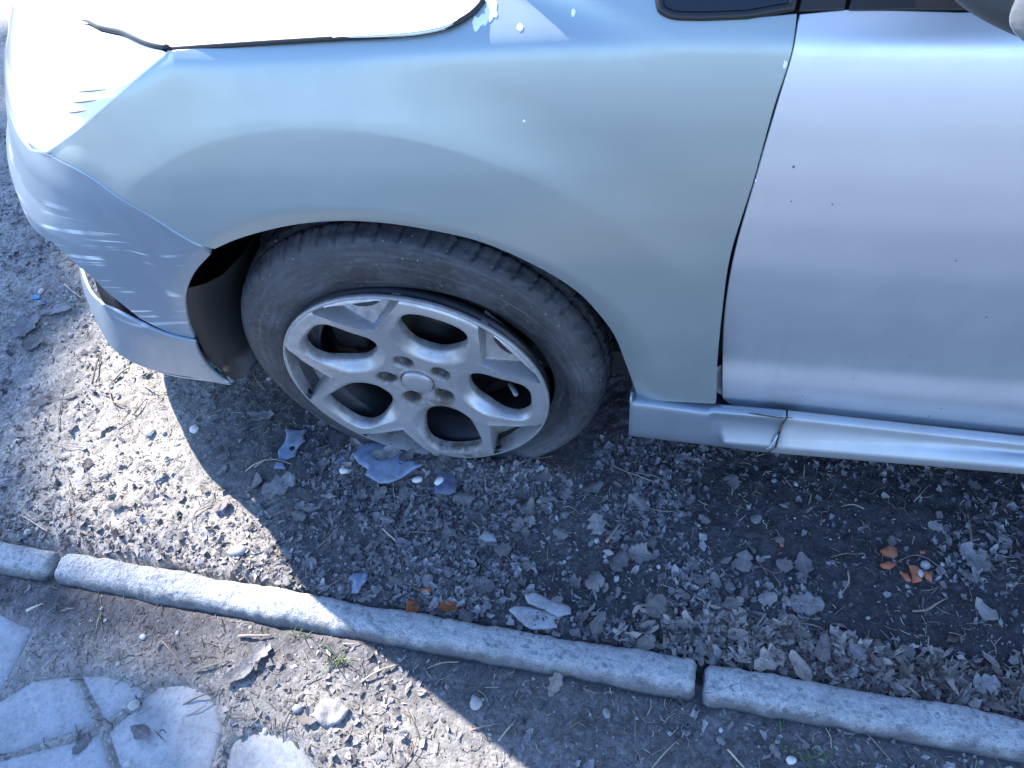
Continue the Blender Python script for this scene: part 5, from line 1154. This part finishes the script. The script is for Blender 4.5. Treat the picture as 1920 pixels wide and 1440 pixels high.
for (x, y) in scatter(270, dens_peb, r_):
    s = float(np.clip(r_.lognormal(-4.75, .36), .005, .019)); d = float(kerb_d(x, y))
    lb_ = '%s rounded pebble %s nearest %s' % (size_word(s, .0095, .015), 'on the pavement side' if d > .05 else 'on the soil', near(x, y)); g = lb_.replace('pebble', 'pebbles')
    put('pebble', PEB[r_.integers(14)], None, x, y, r_.uniform(0, 6.28), (r_.normal(0, .2), r_.normal(0, .2)), s, s*.10, label=lb_, cat='pebble', group=g)
def big_peb(key, s, label, mat='pebble_white', dz=0., rz=.4, flat=1.):
    x, y = PT[key]; me = pebble_mesh(abs(hash(key)) % 1 + len(label)*7+3, .7); return put('pebble', me, MAT[mat], x, y, rz, (0, 0), (s, s, s*flat), s*.2+dz, label=label, cat='pebble')
big_peb('P_on3', .022, 'white oval pebble resting on the dark blue shard', dz=.006, rz=1.1)
big_peb('P_2', .021, 'white pebble at the right tip of the largest blue shard')
big_peb('P_3', .019, 'whitish pebble between the two blue shards left of centre')
big_peb('P_c8', .017, 'pale blue-grey pebble near the green grass at lower right')
big_peb('P_c6', .020, 'dark round pebble on the trodden strip near the pale clod', 'grey_stone')
big_peb('P_c6b', .022, 'dusty pebble on the edge of a pavement slab', 'pebble')
big_peb('P_c7', .022, 'upright pale oval pebble just inside the shade below the kerb', 'pebble', rz=1.5)
big_peb('P_l1', .021, 'white pebble at the edge of the shade left of the tyre')
big_peb('P_l2', .021, 'white pebble on sunlit soil, left of the shade edge')
big_peb('S_c', .036, 'large pale pebble bedded in the sunlit soil by the kerb', 'pebble', dz=-.006, flat=.7)

# flat pieces traced in plan: shards, slabs of stone, brick
def plate(name, key, mat, h, label, cat, bend=.0, dz=.002, seed=1, rough=.0, hole=None, group=None, sharp=True):
    q = np.array(BAKED[key]); c = q.mean(0); poly = straight(np.concatenate([q-c, (q-c)[:1]]), .0035)[:-1] if sharp else smooth_curve(q-c, .004, True)
    poly = poly+.0035*(np.stack([fbm(poly[:, 0]+seed, poly[:, 1], 90, 2, seed), fbm(poly[:, 0], poly[:, 1]+seed, 90, 2, seed+1)], 1)-.5)
    size = np.ptp(poly, 0).max(); hs = [np.array(hole)] if hole is not None else []
    v2, f = cdt_fill(poly, max(.0035, size/16), hs); e = np.minimum(edge_dist(poly, v2), edge_dist(hs[0], v2) if hs else 9)
    z = bend*size*((v2[:, 0]/size)**2*3-(v2[:, 1]/size)**2*2)+bend*size*.9*(fbm(v2[:, 0]/size+seed, v2[:, 1]/size, 3, 2, seed)-.5)
    top = z+h*(1-.45*np.exp(-e/(.35*h+.0006)))+rough*(fbm(v2[:, 0]+seed, v2[:, 1], 70, 3, seed+5)-.5)
    n0 = len(v2); be = border(f); bi = sorted({i for a in be for i in a}); mp = {i: n0+j for j, i in enumerate(bi)}
    V = np.concatenate([np.column_stack([v2, top]), np.column_stack([v2[bi], z[bi]-.002])]); F = [tuple(t) for t in f]+[(b, a, mp[a], mp[b]) for a, b in be]
    me = mesh(name, V, F); o = link(name, me, MAT[mat], label=label, cat=cat, group=group); o.location = (c[0], c[1], float(gz(*c))+dz); return o
plate('plastic_shard', 'g_shard1', 'blue', .0022, 'long blue plastic shard with a round hole, left of the wheel', 'plastic shard', .12, .008, 1, hole=np.stack([.006*np.cos(np.arange(14)*2*np.pi/14)+.006, .005*np.sin(np.arange(14)*2*np.pi/14)-.012], 1))
plate('plastic_shard', 'g_shard1b', 'blue', .002, 'small blue plastic tip below the long blue shard', 'plastic shard', .05, .006, 2)
plate('plastic_shard', 'g_shard2', 'blue', .0022, 'largest blue plastic shard, directly under the wheel rim', 'plastic shard', .09, .007, 3)
plate('plastic_shard', 'g_shard3', 'blue_dark', .003, 'dark glossy blue shard with a white pebble on it', 'plastic shard', .14, .006, 4)
plate('plastic_shard', 'g_shard4', 'blue', .003, 'bright blue plastic shard close to the kerb', 'plastic shard', .12, .006, 5)
plate('plastic_scrap', 'g_blue1', 'cyan', .002, 'vivid blue plastic scrap left of the bumper, upper of two', 'plastic scrap', .15, .004, 6)
plate('plastic_scrap', 'g_blue2', 'cyan', .002, 'vivid blue plastic scrap left of the bumper, lower of two', 'plastic scrap', .15, .004, 7)
plate('flat_stone', 'g_flat1', 'grey_stone', .004, 'larger flat grey stone half bedded by the kerb', 'stone', .0, .0, 8, .004)
plate('flat_stone', 'g_flat2', 'grey_stone', .004, 'narrower flat grey stone behind the larger one by the kerb', 'stone', .0, .0, 9, .004)
plate('flat_stone', 'g_stone', 'grey_stone', .010, 'smooth triangular grey stone in the leaf litter', 'stone', .0, .0, 10, .003)
plate('soil_clod', 'g_chunk', 'leaf_pale', .008, 'pale broken clod on the sunlit strip below the kerb', 'clod', .02, -.001, 11, .012)
for k_, lb_ in enumerate(['largest upper orange brick fragment right of centre', 'split orange brick fragment below the largest upper one', 'thin orange brick sliver at the left of the lower cluster', 'large orange brick fragment in the lower cluster', 'orange brick splinter at the right of the lower cluster', 'tiny orange brick crumb right of the upper fragment', 'tiny orange brick crumb left of the other fragments', 'orange-red brick chip near the kerb, above the rusty leaves']):
    plate('brick_fragment', 'g_brick%d' % (k_+1), 'brick', .006 if k_ < 5 else .004, lb_, 'brick fragment', .0, .002, 30+k_, .005)

# twigs and stalks
def twig(pts, rad, mat, label, group=None, seed=0):
    pts = smooth_curve(np.array(pts, float), .008); z = gz(pts[:, 0], pts[:, 1])
    L = len(pts); arch = .004*np.sin(np.linspace(0, np.pi, L)); z = np.maximum(z, np.linspace(z[0], z[-1], L))+rad*1.2+arch
    jit = .0009*(fbm(pts[:, 0]*9+seed, pts[:, 1]*9, 30, 2, seed)-.5)
    rr = rad*(1-.45*np.linspace(0, 1, L))*(1+.25*(vnoise(np.arange(L)*.8+seed, np.zeros(L))-.5))
    c = pts.mean(0); V, F = tube(np.column_stack([pts[:, 0]-c[0]+jit, pts[:, 1]-c[1]+jit, z]), rr, 6)
    o = link('twig', mesh('twig', V, F), MAT[mat], label=label, cat='twig', group=group); o.location = (c[0], c[1], 0); return o
TW_L = ['tan curved stalk crossing the small blue shard tip', 'forked pale twig right of the flat grey leaf', 'short thick pale stick right of the oak leaf', 'long pale stalk lying in the kerb drift at right', 'bent grey twig left of the brick fragments', 'straight grey twig below the flat pale leaf', 'thin upright stalk near the crumpled skeleton leaf', 'pale bent stalk left of the oak leaf', 'short tan stalk above the bent stalk', 'long wavy grey root in the dark soil',
        'white straight stick at the bottom edge', 'pale stick on the sunlit strip, pointing at the crumpled leaf', 'arched thin stalk over the crumpled pale leaf', 'thin bent root on the sunlit strip', 'straight tan straw above the left kerb stone', 'grey twig along the edge of the slabs', 'short dark twig by the bedded pebble', 'pale short straw below the left kerb stone', 'white straw in the leaf litter below the wheel', 'dark twig just inside the shade edge', 'grey leaf stalk right of the shade edge twig', 'thick short stick on the shaded trodden soil', 'thin twig among pebbles below the sill', 'thin twig just left of the shade edge, below the kerb', 'thin dark twig near the bottom right kerb']
for k_, tw_ in enumerate(BAKED['twigs']):
    lb_ = TW_L[k_] if k_ < len(TW_L) else 'dry twig on the soil between bumper and kerb'
    twig(tw_, [.0022, .0026, .0036, .0024, .0018][k_ % 5]*.8, 'straw' if k_ in (0, 3, 10, 14, 17, 18, 28) else 'twig', lb_, None if k_ < len(TW_L) else 'twigs ahead of the tyre', k_)
for k_, (x, y) in enumerate(scatter(90, lambda x, y: .3+.7*patches(x+3, y), r_)):
    a = r_.uniform(0, 6.28); L = r_.uniform(.015, .05); b = a+r_.normal(0, .5); g = kerb_d(x, y) > .05
    twig([(x, y), (x+L*math.cos(a), y+L*math.sin(a)), (x+L*math.cos(a)+L*math.cos(b), y+L*math.sin(a)+L*math.sin(b))], r_.uniform(.0007, .0015), 'twig', '%s thin dry twig lying nearest %s' % ('short' if L < .03 else 'longer', near(x, y)), '%s thin dry twigs nearest %s' % ('short' if L < .03 else 'longer', near(x, y)), 50+k_)

# grass
for key, n, h, lb_ in (('T_g1', 16, .040, 'green grass tuft below the sunlit kerb stone, largest of all'), ('T_g2', 7, .022, 'small grass sprig close under the sunlit kerb'), ('T_g3', 12, .030, 'bright grass tuft at the bottom edge near the pale pebble'), ('T_g4', 6, .018, 'tiny grass sprig below the left end of the long kerb stone'), ('T_g5', 8, .018, 'tiny grass sprig on the car side of the kerb at the shade edge'), ('T_g6', 8, .034, 'sparse yellowish grass below the right kerb stone')):
    x, y = PT[key]; mb = MB()
    for i in range(n):
        a = r_.uniform(0, 6.28); le = h*r_.uniform(.6, 1.2); lean = r_.uniform(.4, 1.3); bx, by = r_.normal(0, .007, 2); wd = r_.uniform(.0006, .0012); t = np.linspace(0, 1, 5)
        px, py, pz = bx+lean*le*t**1.5*math.cos(a), by+lean*le*t**1.5*math.sin(a), le*(t-.35*lean*t*t); nx_, ny_ = -math.sin(a)*wd, math.cos(a)*wd; w_ = (1-t)**.6
        V = [(px[j]+s_*nx_*w_[j], py[j]+s_*ny_*w_[j], pz[j]) for j in range(5) for s_ in (-1, 1)]; mb.add(V, [(2*j, 2*j+1, 2*j+3, 2*j+2) for j in range(4)])
    put('grass_tuft', mb.mesh('grass_tuft'), MAT['grass'], x, y, 0, (0, 0), 1, -.001, label=lb_, cat='grass tuft')

# fine litter nobody could count: flakes, grit, straw
def stuff_mat(name, stops, rough=.9):
    M = NT(name); c = M.ramp(M.attr('tone'), stops); n = M.noise(M.coord('Object'), 320, 3, .7)
    M.out(M.mix(M.ramp(n, [(.3, .5), (.6, 0.)]), c, M.mix(1., c, (.45, .44, .43), 'MULTIPLY')), 'Base Color'); M.set(Roughness=rough, Specular_IOR_Level=.25); return M.m
def flakes(n, dens, smin, smax, name, mat, seed, lift=.0015, aspect=(.35, .9), tiltsd=.45, tone=None):
    r = np.random.default_rng(seed); p = scatter(n, dens, r, (-2.3, 1.15, -.72, 1.0)); m = len(p)
    s = np.exp(r.uniform(np.log(smin), np.log(smax), m)); a = r.uniform(0, 6.28, m); asp = r.uniform(*aspect, m)
    gu, gv = np.meshgrid(np.linspace(-.5, .5, 4), np.linspace(-.5, .5, 3), indexing='ij'); gu, gv = gu.ravel(), gv.ravel()
    wid = np.where(np.abs(gu) > .4, .45, 1.0); base = np.stack([gu, gv*wid], 1); NV = 12
    B3 = np.tile(base, (m, 1, 1))+r.normal(0, .105, (m, NV, 2)); B3[:, :, 0] += (np.abs(gv) > .4)*r.normal(0, .12, (m, NV))
    lx = B3[:, :, 0]*s[:, None]; ly = B3[:, :, 1]*(s*asp)[:, None]; curl = r.normal(0, 1.1, m)[:, None]*ly*ly/(s*asp)[:, None]+r.normal(0, .7, m)[:, None]*lx*lx/s[:, None]+r.normal(0, .055, (m, NV))*s[:, None]
    tx, ty = np.tan(np.clip(r.normal(0, tiltsd, m), -1.2, 1.2)), np.tan(np.clip(r.normal(0, tiltsd, m), -1.2, 1.2)); lz = lx*tx[:, None]+ly*ty[:, None]+curl; lz = np.clip(lz, -.6*s[:, None], .6*s[:, None])
    X = p[:, 0:1]+lx*np.cos(a)[:, None]-ly*np.sin(a)[:, None]; Y = p[:, 1:2]+lx*np.sin(a)[:, None]+ly*np.cos(a)[:, None]
    Z = gz(p[:, 0], p[:, 1])[:, None]+lz+(lift+.12*s)[:, None]
    V = np.stack([X, Y, Z], -1).reshape(-1, 3); b = np.arange(m)[:, None]*NV; T = np.concatenate([b+np.array((3*i+j, 3*i+3+j, 3*i+4+j, 3*i+1+j)) for i in range(3) for j in range(2)])
    me = mesh_np(name, V, quads=T, smooth=True); tn = r.random(m) if tone is None else np.clip(tone(p[:, 0], p[:, 1])+r.normal(0, .22, m), 0, 1)
    attr(me, 'tone', np.repeat(tn, NV)); return link(name, me, mat, kind='stuff')
d_lit = lambda x, y: np.clip((.07+.93*patches(x, y)**1.3)*np.where(kerb_d(x, y) > .05, .12, 1)*(1-.90*sstep(-.12, -.36, x))*(1-.8*slab_mask(x, y))+.3*np.exp(-((kerb_d(x, y)+.03)/.03)**2), 0, 1)*(1-.55*sstep(.28, .60, x)*(kerb_d(x, y) < -.09))
LS = [(0., (.06, .054, .056)), (.3, (.13, .119, .120)), (.6, (.205, .191, .194)), (.85, (.275, .262, .268)), (1., (.35, .33, .325))]
flakes(15000, d_lit, .0035, .016, 'leaf_litter', stuff_mat('litter', LS), 501, .0006, tiltsd=.24)
flakes(1500, lambda x, y: np.exp(-((kerb_d(x, y)+.038)/.034)**2)*sstep(.28, .62, x)*(.35+.65*patches(x, y)), .008, .028, 'leaf_drift', stuff_mat('drift', [(0., (.07, .055, .048)), (.35, (.17, .14, .125)), (.7, (.27, .235, .215)), (1., (.38, .335, .30))]), 511, .003, (.18, .6), .38)
flakes(17000, lambda x, y: np.clip(.35+.4*patches(x+1, y), 0, 1)*(1-.85*slab_mask(x, y)), .0014, .0036, 'bark_crumbs', stuff_mat('crumbs', [(0., (.05, .047, .048)), (.4, (.095, .089, .090)), (.75, (.18, .169, .160)), (1., (.27, .255, .24))]), 502, .0003, tiltsd=.26, tone=lambda x, y: .34+.38*m_pale(x, y)-.2*m_loam(x, y))
def grit(n, dens, smin, smax, name, mat, seed):
    r = np.random.default_rng(seed); p = scatter(n, dens, r, (-2.3, 1.15, -.72, 1.0)); m = len(p); s = np.exp(r.uniform(np.log(smin), np.log(smax), m))
    t = .5*np.array([(1, 0, 0), (.3, .95, .1), (-.8, .6, 0), (-.8, -.6, .05), (.3, -.95, 0), (.15, .1, .75), (-.2, -.1, -.7)])
    Fc = [(0, 1, 5), (1, 2, 5), (2, 3, 5), (3, 4, 5), (4, 0, 5), (1, 0, 6), (2, 1, 6), (3, 2, 6), (4, 3, 6), (0, 4, 6)]
    q = np.tile(t, (m, 1, 1))*(1+r.normal(0, .14, (m, 7, 3)))*s[:, None, None]*r.uniform(.6, 1.1, (m, 1, 3)); a = r.uniform(0, 6.28, m); ca, sa = np.cos(a)[:, None], np.sin(a)[:, None]
    V = np.stack([p[:, :1]+q[..., 0]*ca-q[..., 1]*sa, p[:, 1:]+q[..., 0]*sa+q[..., 1]*ca, gz(p[:, 0], p[:, 1])[:, None]+q[..., 2]+.12*s[:, None]], -1).reshape(-1, 3)
    T = np.concatenate([np.arange(m)[:, None]*7+np.array(f) for f in Fc]); me = mesh_np(name, V, tris=T); attr(me, 'tone', np.repeat(r.random(m), 7)); return link(name, me, mat, kind='stuff')
grit(5500, lambda x, y: np.clip(.35+.5*sstep(.4, .6, fbm(x, y, 8, 2, 211)), 0, 1)*(1-.8*slab_mask(x, y)), .0018, .005, 'gravel', stuff_mat('grit', [(0., (.08, .078, .08)), (.3, (.19, .185, .18)), (.6, (.32, .31, .30)), (.85, (.38, .37, .36)), (1., (.52, .51, .49))], .8), 503)
def straws(n, seed):
    r = np.random.default_rng(seed); p = scatter(n, lambda x, y: np.clip(.3+.5*patches(x+5, y), 0, 1)*(1-.7*slab_mask(x, y)), r, (-2.3, 1.15, -.72, 1.0)); m = len(p)
    L = np.exp(r.uniform(np.log(.006), np.log(.030), m)); w_ = r.uniform(.0004, .0009, m); a = r.uniform(0, 6.28, m); bend = r.normal(0, .25, m)*L
    t = np.array([-.5, 0, .5]); cx = L[:, None]*t; cy = bend[:, None]*(t*t*2); cz = np.array([.0, .6, .0])*r.uniform(0, .25, m)[:, None]*L[:, None]
    off = np.array([(-1, 0), (1, 0), (0, 1.3)]); X = cx[:, :, None]+0*off[:, 0]; Y = cy[:, :, None]+w_[:, None, None]*off[:, 0]; Z = cz[:, :, None]+w_[:, None, None]*off[:, 1]
    ca, sa = np.cos(a)[:, None, None], np.sin(a)[:, None, None]
    V = np.stack([p[:, 0][:, None, None]+X*ca-Y*sa, p[:, 1][:, None, None]+X*sa+Y*ca, gz(p[:, 0], p[:, 1])[:, None, None]+Z+.0008], -1).reshape(-1, 3)
    b = np.arange(m)[:, None]*9; Q = np.concatenate([b+np.array((3*i+j, 3*i+3+j, 3*i+3+(j+1) % 3, 3*i+(j+1) % 3)) for i in range(2) for j in range(3)])
    me = mesh_np('straw', V, quads=Q); attr(me, 'tone', np.repeat(r.random(m), 9)); return link('straw', me, stuff_mat('straw_bits', [(0., (.07, .055, .045)), (.4, (.19, .16, .13)), (.75, (.34, .295, .24)), (1., (.50, .44, .35))]), kind='stuff')
straws(5200, 505)

# ------------------------------------------------------------------ unseen tree added up-sun of the car, its crown placed to shade the left ground
def mat_leafage():
    M = NT('evergreen_leaf'); M.out(M.ramp(M.attr('tone'), [(0., (.025, .045, .015)), (.6, (.05, .09, .03)), (1., (.10, .13, .05))]), 'Base Color'); M.set(Roughness=.6); return M.m
tree = empty('tree', (-11.0, 7.2, 0), label='unseen evergreen tree added ahead of the car to cast soft shade', cat='tree')
bark = simple('bark', (.10, .08, .065), .9, bumpf=.8, bscale=30, var=.4)
V, F = tube([(-11.0, 7.2, -.2), (-11.02, 7.22, 3), (-10.9, 7.15, 6), (-10.85, 7.1, 9.6)], [.22, .17, .13, .06], 14); link('trunk', mesh('trunk', V, F), bark, tree)
BL = [((-11.3, 7.8, 10.0), 1.15), ((-9.95, 6.2, 10.0), .95), ((-12.6, 8.9, 9.2), 1.2), ((-11.2, 7.3, 11.6), 1.0)]
for c, R in BL:
    V, F = tube([(-10.9, 7.15, 6.5), tuple((np.array((-10.9, 7.15, 7.2))+np.array(c))/2), c], [.09, .06, .02], 8); link('limb', mesh('limb', V, F), bark, tree)
cv = []; ct = []; r2 = np.random.default_rng(77)
for c, R in BL:
    n = int(9000*R*R); d = r2.normal(0, 1, (n, 3)); d /= np.linalg.norm(d, axis=1, keepdims=True); rad = R*r2.random(n)**.45*(1+.35*(fbm(d[:, 0]*2+c[0], d[:, 1]*2+d[:, 2], 1.4, 3, 9)-.5)*2)
    q = np.array(c)+d*rad[:, None]; a = r2.normal(0, 1, (n, 3)); a /= np.linalg.norm(a, axis=1, keepdims=True); b = np.cross(a, r2.normal(0, 1, (n, 3))); b /= np.linalg.norm(b, axis=1, keepdims=True); s = r2.uniform(.05, .10, n)[:, None]
    cv.append(np.stack([q-a*s, q+b*s*.45, q+a*s, q-b*s*.45], 1).reshape(-1, 3)); ct.append(np.repeat(np.clip(r2.random(n), 0, 1), 4))
cv = np.concatenate(cv); ct = np.concatenate(ct); me = mesh_np('crown', cv, quads=np.arange(len(cv)).reshape(-1, 4), smooth=False); attr(me, 'tone', ct); link('crown', me, mat_leafage(), tree)
